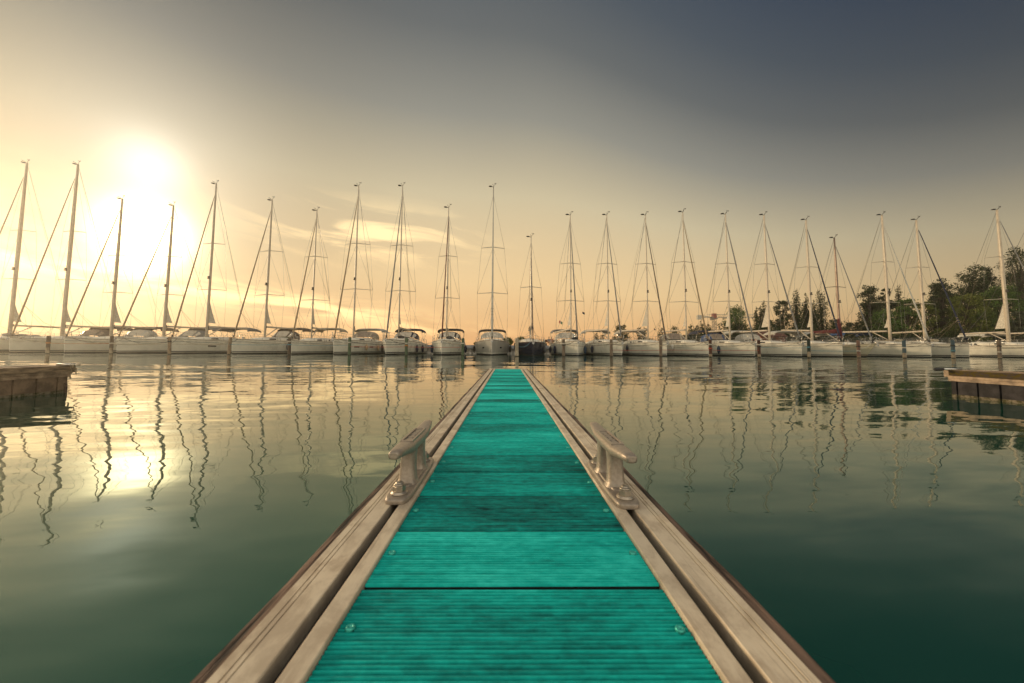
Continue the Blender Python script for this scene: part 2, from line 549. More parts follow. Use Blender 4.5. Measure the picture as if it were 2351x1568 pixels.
grass_ground = mat('grassy_ground', (0.07, 0.085, 0.03), 0.95, var=0.3, scale=0.8)
mb = MB()
NX, NY = 60, 24
for j in range(NY + 1):
    for i in range(NX + 1):
        x = -300 + 600 * i / NX
        y = 57.4 + (310 - 57.4) * (j / NY) ** 1.6
        z = 1.16 if j == 0 else 1.2 + 0.12 * math.sin(x * 0.13 + j) * min(1, j / 4)
        mb.v.append((x, y, z))
for j in range(NY):
    for i in range(NX):
        o = j * (NX + 1) + i
        mb.f.append((o, o + 1, o + NX + 2, o + NX + 1)); mb.mi.append(0); mb.sm.append(True)
tag(mb.build('ground', grass_ground), 'flat grassy bank behind the quay', kind='structure')

quay = thing('quay', 'long grey concrete quay with a ribbed wall behind the moored boats', 'quay', (0, 55, 0))
mb = MB().box(-290, 290, 0.25, 2.45, -0.6, 0.80)
for i in range(-240, 241):
    x = i * 0.55
    mb.box(x - 0.14, x + 0.14, 0.0, 0.247, -0.6, 0.72)
mb.build('wall', conc, quay)
MB().add([(-290, -0.12, 0.72), (290, -0.12, 0.72), (290, -0.05, 0.95), (-290, -0.05, 0.95), (-290, 0.35, 1.22), (290, 0.35, 1.22), (290, 2.45, 1.22), (-290, 2.45, 1.22), (-290, 2.45, 0.803), (290, 2.45, 0.803), (-290, 0.3, 0.803), (290, 0.3, 0.803)],
         [(0, 1, 2, 3), (3, 2, 5, 4), (4, 5, 6, 7), (7, 6, 9, 8), (8, 9, 11, 10), (10, 11, 1, 0)]).build('coping', conc_grey, quay)


def ground_at(px, py):
    """point of the water surface under a photo pixel (1024 px wide frame)"""
    d = CM @ Vector(((px - PPX) / F, -(py - PPY) / F, -1.0))
    k = -CAM_H / d.z
    return d.x * k, d.y * k


# ---------------------------------------------------------------- finger pontoons
DZ = CAM_H - 0.27          # deck height over the water
PITCH_B, GAP0 = 0.1343, 0.4472


def pontoon(cx, y0, y1, label, own=False, end_kind=None, seed=1):
    rnd = random.Random(seed)
    p = thing('finger_pontoon', label, 'pontoon', (cx, 0, 0), 0, 'finger pontoons')
    # decking: one ribbed profile per plank
    mb = MB()
    tones = []
    fixed = {-1: 0.50, 0: 0.66, 1: 0.30, 2: 0.50, 3: 0.34, 4: 0.54, 5: 0.62, 6: 0.46, 7: 0.55, 8: 0.48}
    k0 = int(math.floor((y0 - GAP0) / PITCH_B))
    k = k0
    nr = 24 if own else 6
    while GAP0 + k * PITCH_B < y1 - 0.10:
        a = GAP0 + k * PITCH_B + 0.0036
        b = a + PITCH_B - 0.0072
        tone = fixed.get(k, rnd.uniform(0.34, 0.80)) if own else rnd.uniform(0.2, 0.6)
        ztop = DZ - 0.004 - rnd.uniform(0, 0.0012)
        prof = [(a, ztop - 0.024), (a, ztop - 0.0030)]
        st = (b - a) / nr
        for r in range(nr):
            q = a + r * st
            prof += [(q + st * 0.22, ztop), (q + st * 0.58, ztop), (q + st * 0.74, ztop - 0.0030), (q + st * 0.98, ztop - 0.0030)]
        prof += [(b, ztop - 0.0012), (b, ztop - 0.024)]
        skew = rnd.uniform(-0.0008, 0.0008)
        n0 = len(mb.v)
        rows = []
        for x in (-0.1722, -0.06, 0.06, 0.1722):
            rows.append([(x, yy + skew * x / 0.17, zz) for yy, zz in prof])
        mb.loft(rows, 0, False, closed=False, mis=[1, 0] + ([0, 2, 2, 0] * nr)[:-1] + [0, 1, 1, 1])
        tones += [tone] * (len(mb.v) - n0)
        k += 1
    d = mb.build('decking', [teal if own else wood_m, gap_shade, teal_groove if own else wood_m], p)
    if own:
        at = d.data.attributes.new('tone', 'FLOAT', 'POINT')
        at.data.foreach_set('value', tones)
        for kk in range(-2, 12):
            for s in (-1, 1):
                yy = GAP0 + (kk + 0.5) * PITCH_B + rnd.uniform(-0.004, 0.004)
                if yy < y0:
                    continue
                MB().lathe([(0.0, -0.001), (0.0014, -0.0012), (0.0019, 0.0012), (0.0032, 0.0018), (0.0044, 0.0010), (0.0047, -0.0015)],
                           (s * 0.162 + rnd.uniform(-0.002, 0.002), yy, DZ - 0.0038), 14).build('screw', teal_screw, d)
    MB().box(-0.1722, 0.1722, y0, y1 - 0.065, DZ - 0.09, DZ - 0.055).build('bearer', gap_shade, p)
    # side rails: inner flange, slot, outer flange with fine grooves, deep side web
    for s in (-1, 1):
        pts = [(0.1732, DZ - 0.04), (0.1732, DZ - 0.0008), (0.1742, DZ + 0.0002), (0.1935, DZ + 0.0002), (0.1945, DZ - 0.0008), (0.1945, DZ - 0.018),
               (0.2085, DZ - 0.018), (0.2085, DZ - 0.0008), (0.2095, DZ + 0.0002), (0.2325, DZ + 0.0002), (0.2331, DZ - 0.0014), (0.2339, DZ - 0.0014), (0.2345, DZ + 0.0002),
               (0.2385, DZ + 0.0002), (0.2391, DZ - 0.0014), (0.2399, DZ - 0.0014), (0.2405, DZ + 0.0002), (0.2495, DZ + 0.0002), (0.2510, DZ - 0.0014), (0.2510, DZ - 0.080),
               (0.2580, DZ - 0.083), (0.2580, DZ - 0.112), (0.2520, DZ - 0.116), (0.2520, DZ - 0.124), (0.2580, DZ - 0.128), (0.2580, DZ - 0.158), (0.2360, DZ - 0.158)]
        ys = [y0 + (y1 - 0.055 - y0) * i / 8 for i in range(9)] if own else [y0, y1 - 0.055]
        mi = [0] * len(pts)
        mi[4] = mi[5] = 1
        mi[6] = 0
        mb = MB()
        rings = [[(s * x, yy, z) for x, z in pts] for yy in ys]
        mb.loft(rings, 0, False, closed=False, mis=mi)
        mb.build('side_rail', [rail_m if own else rail_dull, slot_m], p)
        zt = DZ - 0.002
        mb = MB()
        n = 40 if own else 10
        rings = []
        for i in range(n + 1):
            yy = y0 + (y1 - 0.075 - y0) * i / n
            jj = rnd.uniform(-0.0012, 0.0012)
            rings.append([(s * 0.2512, yy, zt), (s * (0.2640 + jj), yy, zt + jj), (s * (0.2665 + jj), yy, zt - 0.004), (s * (0.2665 + jj), yy, zt - 0.075), (s * 0.2512, yy, zt - 0.076)])
        mb.loft(rings, 0, False)
        mb.build('edge_timber', edge_wood if own else (mossy if end_kind == 'right' else glare_wood), p)
        # floats under the rail: ribbed concrete boxes with a weedy waterline
    mb = MB()
    y = y0
    while y < y1 - 0.12:
        b = min(y + 0.235, y1 - 0.07)
        for s in (-1, 1):
            mb.box(s * 0.244 - (0.02 if s > 0 else 0), s * 0.244 + (0.02 if s < 0 else 0), y + 0.012, b - 0.012, 0.035, DZ - 0.159, 0)
            mb.box(s * 0.246 - (0.02 if s > 0 else 0), s * 0.246 + (0.02 if s < 0 else 0), y + 0.010, b - 0.010, -0.06, 0.034, 1)
        y = b
    mb.box(-0.222, 0.222, y0, y1 - 0.10, -0.2, DZ - 0.062, 0)
    mb.build('float', [float_m if end_kind != 'left' else float_glare, slime], p)
    mb = MB().box(-0.2515, 0.2515, y1 - 0.054, y1, DZ - 0.10, DZ + 0.0006)
    mb.build('end_beam', rail_m if own else rail_dull, p)
    if end_kind:
        s = -1 if end_kind == 'right' else 1
        q = (s * 0.20, y1 - 0.05, DZ + 0.012)
        MB().tube([(s * 0.06, y1 - 0.06, DZ + 0.012), q, (s * 0.31, y1 - 0.045, DZ + 0.012)], [0.020, 0.020, 0.013], 10).build('bumper_tube', steel, p)
        if end_kind == 'right':
            MB().tube([(s * 0.312, y1 - 0.045, DZ + 0.012), (s * 0.34, y1 - 0.045, DZ + 0.011), (s * 0.42, y1 - 0.04, DZ + 0.008), (s * 0.435, y1 - 0.04, DZ + 0.006)],
                      [0.022, 0.024, 0.024, 0.014], 10).build('rubber_sleeve', black, p)
        else:
            MB().lathe([(0, 0.0), (0.024, 0.006), (0.028, 0.022), (0.02, 0.040), (0, 0.044)], (s * 0.335, y1 - 0.045, DZ - 0.008), 10).build('end_knob', rail_m, p)
            mb = MB()
            for k in range(3):
                px = s * (0.235 + 0.025 * k)
                mb.tube([(px, y1 - 0.04, DZ + 0.03), (px + 0.012, y1 - 0.07, DZ + 0.005), (px + 0.004, y1 - 0.075, DZ - 0.06)], 0.008, 6)
            mb.tube([(0.25, y1 - 0.06, DZ - 0.02), (0.27, y1 - 0.06, DZ - 0.07), (0.252, y1 - 0.065, DZ - 0.13), (0.262, y1 - 0.065, DZ - 0.19)], 0.009, 6)
            mb.tube([(0.255, y1 - 0.06, DZ - 0.13), (0.29, y1 - 0.055, DZ - 0.07), (0.325, y1 - 0.05, DZ - 0.04)], 0.007, 6)
            mb.tube([(0.325, y1 - 0.05, DZ - 0.04), (0.318, y1 - 0.05, DZ - 0.11), (0.328, y1 - 0.05, DZ - 0.13)], 0.007, 6)
            tag(mb.build('rope', tan_rope), 'frayed tan rope knotted round the end tube of the hazy pale pontoon', 'rope').location = (cx, 0, 0)
            mb = MB().tube([(0.258, y1 - 0.11, DZ - 0.25), (0.262, y1 - 0.11, 0.05), (0.26, y1 - 0.11, -0.2)], 0.016, 7)
            mb.build('guide_post', edge_wood, p)
    return p


def super_ring(cx, cy, z, hx, hy, n=24, e=4.0):
    pts = []
    for k in range(n):
        t = 2 * math.pi * k / n
        c, s = math.cos(t), math.sin(t)
        pts.append((cx + hx * math.copysign(abs(c) ** (2 / e), c), cy + hy * math.copysign(abs(s) ** (2 / e), s), z))
    return pts


def cleat(par, x, yc):
    """two-legged cast cleat, length along the rail"""
    z0 = DZ + 0.0005
    mb = MB()
    L = 0.128
    mb.loft([super_ring(x, yc, z0, 0.0235, L, 40, 5), super_ring(x, yc, z0 + 0.0065, 0.0235, L, 40, 5), super_ring(x, yc, z0 + 0.0095, 0.0205, L - 0.004, 40, 5)], 0, True)
    # raised rib round the foot plate
    mb.loft([super_ring(x, yc, z0 + 0.0095, 0.0165, L * 0.56, 36, 4), super_ring(x, yc, z0 + 0.0125, 0.0145, L * 0.53, 36, 4)], 0, True)
    for s in (-1, 1):
        y = yc + s * 0.041
        prof = [(0.0, 0.0215, 0.0225), (0.004, 0.0182, 0.0190), (0.010, 0.0165, 0.0170), (0.028, 0.0152, 0.0158), (0.046, 0.0146, 0.0155), (0.060, 0.0155, 0.018), (0.068, 0.0165, 0.021)]
        rings = []
        for dz, hx, hy in prof:
            rg = []
            for k in range(22):
                t = 2 * math.pi * k / 22
                c, q = math.cos(t), math.sin(t)
                flute = 1 - 0.10 * math.exp(-((abs(c) - 0.0) / 0.28) ** 2) * (1 if dz > 0.006 else 0.3)
                rg.append((x + hx * math.copysign(abs(c) ** 0.75, c), y - s * dz * 0.09 + hy * math.copysign(abs(q) ** 0.8, q) * flute, z0 + 0.0095 + dz))
            rings.append(rg)
        mb.loft(rings, 0, True)
    # cross bar with two horns
    st = [(-0.139, 0.0860, 0.0060, 0.0048), (-0.1365, 0.0860, 0.0098, 0.0068), (-0.118, 0.0852, 0.0122, 0.0080), (-0.088, 0.0828, 0.0150, 0.0096), (-0.062, 0.0800, 0.0170, 0.0112), (-0.03, 0.0790, 0.0170, 0.0118),
          (0.03, 0.0790, 0.0170, 0.0118), (0.062, 0.0800, 0.0170, 0.0112), (0.088, 0.0828, 0.0150, 0.0096), (0.118, 0.0868, 0.0122, 0.0080), (0.1365, 0.0885, 0.0098, 0.0068), (0.139, 0.0888, 0.0060, 0.0048)]
    rings = []
    for dy, zc, hx, hz in st:
        rg = []
        for k in range(20):
            t = 2 * math.pi * k / 20
            c, q = math.cos(t), math.sin(t)
            rg.append((x + hx * math.copysign(abs(c) ** 0.7, c), yc + dy, z0 + zc + hz * math.copysign(abs(q) ** 0.7, q)))
        rings.append(rg)
    mb.loft(rings, 0, True)
    # sunk panel on top of the bar: rim, floor and two cross bars
    zt = z0 + 0.0790 + 0.0112
    for sx in (-1, 1):
        mb.box(x + sx * 0.0102 - 0.0022, x + sx * 0.0102 + 0.0022, yc - 0.052, yc + 0.052, zt - 0.004, zt + 0.0026)
    for yy in (-0.055, 0.055):
        mb.box(x - 0.0124, x + 0.0124, yc + yy - 0.003, yc + yy + 0.003, zt - 0.005, zt + 0.0024)
    mb.box(x - 0.0078, x + 0.0078, yc - 0.0515, yc + 0.0515, zt - 0.003, zt + 0.0004, 1)
    for yy in (-0.02, 0.004, 0.018):
        mb.box(x - 0.006, x + 0.006, yc + yy - 0.0035, yc + yy + 0.0035, zt - 0.001, zt + 0.0012, 0)
    c = mb.build('mooring_cleat', [cast, cast_dark], par)
    bv = c.modifiers.new('bevel', 'BEVEL')
    bv.width = 0.0010
    bv.segments = 2
    bv.limit_method = 'ANGLE'
    bv.angle_limit = R(50)
    for s in (-1, 1):
        y = yc + s * 0.099
        zb = z0 + 0.0096
        mb = MB().lathe([(0.0, 0), (0.0150, 0), (0.0155, 0.0010), (0.0150, 0.0022), (0.0132, 0.0026), (0.0130, 0.0040), (0.0118, 0.0044)], (x, y, zb), 28)
        hexr = []
        for dz, r in ((0.0042, 0.0104), (0.0046, 0.0112), (0.0128, 0.0112), (0.0138, 0.0102)):
            hexr.append([(x + r * math.cos(math.pi / 3 * k + 0.25), y + r * math.sin(math.pi / 3 * k + 0.25), zb + dz) for k in range(6)])
        mb.loft(hexr, 0, False)
        mb.lathe([(0.0098, 0.0136), (0.0094, 0.0165), (0.0078, 0.0172), (0.0070, 0.0172), (0.0066, 0.0190), (0.0048, 0.0205), (0.0, 0.0208)], (x, y, zb), 24)
        mb.build('hex_nut', nut_m, c)


own = pontoon(0.0080, -0.9, 5.17, 'teal ribbed finger pontoon running straight out from the viewer between two cleats', True, None, 5)
cleat(own, -0.2015, 0.786)
cleat(own, 0.2015, 0.768)
gr = ground_at(951.3, 396.3)
gl = ground_at(67.5, 392.2)
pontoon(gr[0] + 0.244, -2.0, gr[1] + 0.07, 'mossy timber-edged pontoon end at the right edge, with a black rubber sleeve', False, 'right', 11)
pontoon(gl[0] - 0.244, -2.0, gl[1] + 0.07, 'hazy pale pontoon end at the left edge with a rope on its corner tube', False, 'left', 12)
# ---------------------------------------------------------------- sailing yachts
BOATS = {}


def lerp(a, b, t):
    return a + (b - a) * t


def sample_arc(hw, hgt, n=14, e=2.6):
    out = []
    for k in range(n + 1):
        t = math.pi * k / n
        c, s = math.cos(t), math.sin(t)
        out.append((-hw * math.copysign(abs(c) ** (2 / e), c), hgt * abs(s) ** (2 / e)))
    return out


def yacht(key, short, label, bow, mast, top, yb=39.0, L=13.2, B=4.1, fb=1.62, fs=1.25, rake=0.10, hull=None, boot=None, cove=None, cove_n=1,
          jib='pale', jib_r=0.075, bim=None, hood=None, hoodw=None, boom=None, boom_up=0.0, boom_len=4.9, clew=0.0, spr=(0.30, 0.60), spw=(3.3, 2.5),
          mastm=None, mr=0.10, windows=True, hullwin=(), sailpack=None, mastcover=None, vane=True, dm=None, low_cover=None, flag=None, anchor=True, jibtop=0.91):
    hull = hull or gel
    boot = boot or stripe_dark
    mastm = mastm or alu_white
    dm = dm or L * 0.37
    bx = x_for(bow, yb, 1.5)
    a = 0.0
    if mast is not None:
        best = None
        for i in range(-300, 301):
            t = i * 0.001
            p = (bx + dm * math.sin(t), yb + dm * math.cos(t), 2.0)
            e = abs(proj(p)[0] - mast * K)
            if best is None or e < best[0]:
                best = (e, t)
        a = max(-0.16, min(0.16, best[1]))
    root = thing('sailing_yacht', label, 'sailing yacht', (bx, yb, 0), -a, 'sailing yachts moored bow out in a row')
    rm = Matrix.Translation((bx, yb, 0)) @ Matrix.Rotation(-a, 4, 'Z')

    def sheer(s):
        return lerp(fb, fs, s ** 0.85) + 0.02 * math.sin(math.pi * s)

    def wd(s):
        q = min(1.0, s / 0.62)
        f = math.sin(math.pi / 2 * q) ** 0.80
        return max(0.03, B / 2 * f * (1 - 0.10 * max(0.0, (s - 0.62) / 0.38) ** 1.5))

    def half(s, z):
        sh = sheer(s)
        d = wd(s)
        wl = d * (0.50 + 0.42 * min(1.0, s / 0.45))
        if z >= 0:
            return lerp(wl, d, min(1, z / sh) ** 0.75)
        return wl * (1 - 0.35 * min(1, -z / 0.4))

    def y_at(s, z):
        yr = rake * (1 - max(-0.2, min(1.0, z / fb)))
        return yr + s * (L - yr)

    def side(s, z, sg, off=0.0):
        return (sg * (half(s, z) + off), y_at(s, z), z)

    # hull: rows of fixed height low down, then fractions of the sheer
    st = [0, 0.012, 0.03, 0.06, 0.10, 0.15, 0.21, 0.28, 0.36, 0.45, 0.55, 0.65, 0.76, 0.88, 1.0]
    fixed = [-0.45, -0.12, 0.10, 0.155, 0.255]
    fr = [0.30, 0.52, 0.735, 0.765, 0.94, 0.975, 1.0]
    mb = MB()
    nrow = len(fixed) + len(fr)
    rowmat = []
    for i in range(nrow - 1):
        mi = 0
        if i in (0, 1):
            mi = 1
        elif i == 3:
            mi = 2
        elif i == len(fixed) + 2 and cove:
            mi = 3
        elif i == len(fixed) + 4:
            mi = 4
        rowmat.append(mi)
    for sg in (-1, 1):
        rings = []
        for s in st:
            sh = sheer(s)
            zs = fixed + [lerp(0.255, sh, q) for q in fr]
            rings.append([side(s, z, sg) for z in zs])
        mb.loft(rings, 0, True, closed=False, mis=rowmat)
    o = len(mb.v)
    zs = fixed + [lerp(0.255, sheer(0), q) for q in fr]
    mb.v += [side(0, z, -1) for z in zs] + [side(0, z, 1) for z in zs]
    for i in range(nrow - 1):
        mb.f.append((o + i, o + i + 1, o + nrow + i + 1, o + nrow + i)); mb.mi.append(rowmat[i] if rowmat[i] < 2 else 0); mb.sm.append(False)
    zs = fixed + [lerp(0.255, sheer(1), q) for q in fr]
    o = len(mb.v)
    mb.v += [side(1, z, -1) for z in zs] + [side(1, z, 1) for z in zs]
    for i in range(nrow - 1):
        mb.f.append((o + nrow + i, o + nrow + i + 1, o + i + 1, o + i)); mb.mi.append(0); mb.sm.append(False)
    mb.build('hull', [hull, antifoul, boot, cove or boot, stripe_brown], root)
    # deck
    mb = MB()
    rings = []
    for s in st:
        h_ = wd(s) - 0.012
        z = sheer(s) - 0.012
        rings.append([(-h_, y_at(s, z), z), (-h_ * 0.5, y_at(s, z), z + 0.05 * min(1, h_)), (0, y_at(s, z), z + 0.07 * min(1, h_)), (h_ * 0.5, y_at(s, z), z + 0.05 * min(1, h_)), (h_, y_at(s, z), z)])
    mb.loft(rings, 0, True, closed=False)
    mb.build('deck', deck_m, root)
    # coach roof
    mb = MB()
    cs = [(0.20, 0.02, 0.50), (0.25, 0.13, 0.56), (0.31, 0.27, 0.60), (0.40, 0.37, 0.63), (0.50, 0.43, 0.64), (0.60, 0.48, 0.64), (0.635, 0.48, 0.64)]
    rings = []
    for s, h_, wf in cs:
        cw = wd(s) * wf
        z = sheer(s) + 0.02
        rings.append([(-cw, s * L, z - 0.03), (-cw * 0.93, s * L, z + h_ * 0.72), (-cw * 0.78, s * L, z + h_ * 0.96), (-cw * 0.4, s * L, z + h_ * 1.08), (0, s * L, z + h_ * 1.12),
                      (cw * 0.4, s * L, z + h_ * 1.08), (cw * 0.78, s * L, z + h_ * 0.96), (cw * 0.93, s * L, z + h_ * 0.72), (cw, s * L, z - 0.03)])
    mb.loft(rings, 0, True)
    for sg in (-1, 1):                 # cockpit coamings and helm seat
        mb.loft([[(sg * wd(s) * 0.52, s * L, sheer(s) - 0.05), (sg * wd(s) * 0.52, s * L, sheer(s) + h_), (sg * wd(s) * 0.70, s * L, sheer(s) + h_ * 0.9), (sg * wd(s) * 0.76, s * L, sheer(s) - 0.05)]
                 for s, h_ in ((0.637, 0.42), (0.75, 0.34), (0.92, 0.30))], 0, True)
    cab = mb.build('cabin', deck_m, root)
    if windows:
        for sg in (-1, 1):
            for s0, s1 in ((0.33, 0.40), (0.43, 0.56)):
                q = []
                for s, wf0 in ((s0, 0.61), (s1, 0.64)):
                    h_ = 0.37 if s < 0.42 else 0.44
                    if s0 < 0.35 and s < 0.35:
                        h_ = 0.29
                    cw = wd(s) * wf0
                    z = sheer(s) + 0.02
                    q.append(((sg * (cw * 0.975), s * L, z + h_ * 0.26), (sg * (cw * 0.925), s * L, z + h_ * 0.70)))
                o_ = 0.012 * sg
                vv = [q[0][0], q[1][0], q[1][1], q[0][1]]
                vv2 = [(x + o_, y, z) for x, y, z in vv]
                vv1 = [(x - o_ * 3, y, z) for x, y, z in vv]
                MB().add(vv1 + vv2, [(4, 5, 6, 7), (0, 1, 5, 4), (1, 2, 6, 5), (2, 3, 7, 6), (3, 0, 4, 7)]).build('window', glass, cab)
    for sg, s0, s1 in hullwin:
        zc = 0.80
        vv = [side(s0, zc - 0.075, sg, 0.008), side(s1, zc - 0.075, sg, 0.008), side(s1, zc + 0.075, sg, 0.008), side(s0, zc + 0.075, sg, 0.008)]
        vi = [(x - sg * 0.02, y, z) for x, y, z in vv]
        MB().add(vi + vv, [(4, 5, 6, 7), (0, 1, 5, 4), (1, 2, 6, 5), (2, 3, 7, 6), (3, 0, 4, 7)]).build('hull_window', glass, root)
    # mast
    bxw = rm @ Vector((0, dm, 0))
    ztop = z_for(top, bxw.x, bxw.y)
    zb = sheer(dm / L) + 0.40
    Hm = ztop - zb
    rk = 0.012
    my = lambda z: dm + (z - zb) * rk

    mb = MB()
    rings = []
    for i in range(9):
        t = i / 8
        z = zb - 0.15 + (Hm + 0.15) * t
        r = mr * (1 - 0.42 * max(0, t - 0.6) / 0.4)
        rings.append([(r * 0.82 * math.cos(2 * math.pi * k / 10), my(z) + r * 1.35 * math.sin(2 * math.pi * k / 10), z) for k in range(10)])
    mb.loft(rings)
    mst = mb.build('mast', mastm, root)
    if mastcover:
        MB().tube([(0, my(zb + 0.5), zb + 0.45), (0, my(zb + 1.3), zb + 1.3), (0, my(zb + 2.9), zb + 2.9)], [0.26, 0.22, 0.15], 9).build('mast_cover', CL[mastcover], mst)
    # lamp and radar reflector on the mast front
    zl = zb + Hm * 0.37
    MB().box(-0.09, 0.09, my(zl) - mr * 1.3 - 0.20, my(zl) - mr * 1.3 + 0.01, zl, zl + 0.10).box(-0.07, 0.07, my(zl) - mr * 1.3 - 0.16, my(zl) - mr * 1.3 + 0.01, zl + 0.14, zl + 0.32).build('mast_lamp', black, mst)
    if vane:
        mb = MB()
        mb.tube([(0, my(ztop), ztop - 0.02), (-0.05, my(ztop) - 0.25, ztop + 0.10), (-0.10, my(ztop) - 0.5, ztop + 0.12)], 0.022, 5)
        mb.lathe([(0, 0), (0.16, 0.03), (0.22, 0.07), (0.14, 0.11), (0, 0.12)], (-0.38, my(ztop), ztop - 0.02), 10)
        mb.tube([(-0.38, my(ztop), ztop + 0.0), (0, my(ztop), ztop - 0.02)], 0.03, 5)
        mb.tube([(0.02, my(ztop), ztop), (0.20, my(ztop) - 0.1, ztop + 0.34)], 0.018, 5)
        mb.tube([(0.06, my(ztop) - 0.1, ztop + 0.42), (0.30, my(ztop) - 0.1, ztop + 0.34)], 0.02, 5)
        mb.add([(0.22, my(ztop) - 0.1, ztop + 0.34), (0.36, my(ztop) - 0.1, ztop + 0.46), (0.30, my(ztop) - 0.1, ztop + 0.24), (0.30, my(ztop) - 0.08, ztop + 0.33)], [(0, 1, 2), (0, 3, 1), (1, 3, 2), (2, 3, 0)])
        mb.build('wind_vane', black, mst)
    # spreaders
    tips = []
    for f_, wz in zip(spr, spw):
        z = zb + Hm * f_
        tp = []
        for sg in (-1, 1):
            e = (sg * wz / 2, my(z) + 0.12 * wz, z + 0.04)
            MB().tube([(sg * 0.04, my(z), z + 0.10), e], [0.045, 0.03], 6).build('spreader', mastm, mst)
            tp.append(Vector(e))
        tips.append(tp)
    # standing rigging
    rg = 0.0125
    mb = MB()
    zh = zb + Hm * 0.985
    yh = my(zh)
    cp = lambda sg: Vector((sg * wd(dm / L + 0.03) * 0.93, dm + 0.35, sheer(dm / L)))
    for si, sg in enumerate((-1, 1)):
        c = cp(sg)
        path = [c] + [tp[si] for tp in tips]
        for p, q in zip(path, path[1:]):
            mb.tube([p, q], rg, 4)
        mb.tube([path[-1], (sg * 0.05, yh - 0.05, zb + Hm * 0.93)], rg, 4)
        zz = zb + Hm * spr[0] - 0.15
        mb.tube([c, (sg * 0.06, my(zz), zz)], rg, 4)
        if len(tips) > 1:
            zz = zb + Hm * spr[1] - 0.2
            mb.tube([tips[0][si], (sg * 0.06, my(zz), zz)], rg, 4)
        mb.tube([(0, yh + 0.1, zh), (sg * 0.05, L * 0.80, lerp(zh, 1.5, 0.72))], rg, 4)
        mb.tube([(sg * 0.05, L * 0.80, lerp(zh, 1.5, 0.72)), (sg * wd(1) * 0.8, L - 0.1, fs)], rg, 4)
    mb.build('rigging', wire_m, root)
    # boom
    zg = sheer(dm / L) + 1.62
    swing = 0.0
    if boom is not None:
        best = None
        for i in range(-600, 601):
            t = i * 0.001
            q = rm @ Vector((boom_len * math.sin(t), dm + 0.15 + boom_len * math.cos(t), zg))
            e = abs(proj(q)[0] - boom * K)
            if best is None or e < best[0]:
                best = (e, t)
        swing = max(-0.45, min(0.45, best[1]))
    d = Vector((math.sin(swing), math.cos(swing), boom_up)).normalized()
    b0 = Vector((0, my(zg) + mr * 1.25, zg))
    b1 = b0 + d * boom_len
    bo = MB().tube([b0, b0 + d * 0.25, b0 + d * boom_len * 0.98, b1], [0.07, 0.105, 0.105, 0.09], 8).build('boom', alu_white if not sailpack else mastm, root)
    MB().box(b0.x - 0.08, b0.x + 0.08, b0.y - 0.12, b0.y + 0.04, b0.z - 0.14, b0.z + 0.14).build('gooseneck', black, bo)
    vb = Vector((0, my(zb + 0.2) + mr * 1.2, zb + 0.12))
    MB().tube([vb, b0 + d * boom_len * 0.32 - Vector((0, 0, 0.09))], 0.055, 6).build('boom_vang', alu_white, bo)
    mb = MB()
    mb.tube([b1, (0, yh + 0.1, zh)], 0.010, 4)
    for q in (0.55, 0.72):
        pb = b0 + d * boom_len * q
        mb.tube([pb - Vector((0, 0, 0.1)), (0, pb.y * 0.6 + L * 0.25, sheer(0.62) + 0.55)], 0.016, 4)
    mb.build('mainsheet', tan_rope, bo)
    if sailpack:
        mb = MB()
        rings = []
        for i in range(9):
            t = i / 8
            p = b0 + d * (boom_len * t)
            r = 0.28 * (1 - 0.55 * t) + 0.03 * math.sin(i * 2.3)
            rings.append([p + Vector((r * 0.7 * math.cos(2 * math.pi * k / 8), 0, 0.15 + r * (math.sin(2 * math.pi * k / 8)))) for k in range(8)])
        mb.loft(rings)
        mb.build('sail_cover', CL[sailpack], bo)
    if clew:
        p0 = Vector((0, my(zg + 0.45) + mr * 1.2, zg + 0.45))
        p2 = Vector((0, my(zg + 0.45 + clew) + mr * 1.2, zg + 0.45 + clew))
        dh = Vector((d.x, d.y, 0)).normalized()
        p1 = p0 + dh * (clew * 0.33) - Vector((0, 0, 0.03))
        nrm = Vector((dh.y, -dh.x, 0)) * 0.012
        pm = (p1 + p2) / 2 - dh * 0.06
        va = [p0, p1, pm, p2]
        MB().add([q + nrm for q in va] + [q - nrm for q in va], [(0, 1, 2, 3), (7, 6, 5, 4), (0, 4, 5, 1), (1, 5, 6, 2), (2, 6, 7, 3), (3, 7, 4, 0)]).build('furled_mainsail', CL['white'], mst)
        MB().tube([p1, b0 + d * (clew * 0.55)], 0.014, 4).build('outhaul', dark_rope, bo)
    # forestay with the furled headsail
    f0 = Vector((0, rake * 0.2 + 0.18, sheer(0) + 0.22))
    zf = zb + Hm * jibtop
    f1 = Vector((0, my(zf) - mr * 1.3, zf))
    pts, rr = [], []
    for i in range(15):
        t = i / 14
        p = f0.lerp(f1, t)
        pts.append(p)
        r = jib_r * (0.55 if i == 0 else 1.0) * (1.12 - 0.62 * t) * (1 + 0.08 * math.sin(i * 3.1))
        rr.append(r if t < 0.97 else 0.02)
    js = MB().tube(pts, rr, 8).build('furled_jib', CL[jib], root)
    MB().lathe([(0, 0), (0.13, 0.01), (0.13, 0.04), (0.06, 0.06), (0.06, 0.16), (0.13, 0.18), (0.13, 0.21), (0, 0.22)], (0, f0.y, f0.z - 0.12), 10).build('furling_drum', black, js)
    mb = MB()
    q = f0.lerp(f1, 0.17)
    for sg in (-1, 1):
        mb.tube([q, (sg * 0.25, dm * 0.55, lerp(q.z, zb, 0.55)), (sg * wd(0.4) * 0.75, dm * 1.1, sheer(0.4) + 0.2)], 0.014, 4)
    for k in range(3):
        qq = f0.lerp(f1, 0.145 + 0.02 * k)
        mb.lathe([(jib_r * 1.15, 0), (jib_r * 1.3, 0.03), (jib_r * 1.15, 0.06)], tuple(qq), 8)
    mb.build('jib_sheet', tan_rope, js)
    # pulpit and guard rails
    mb = MB()
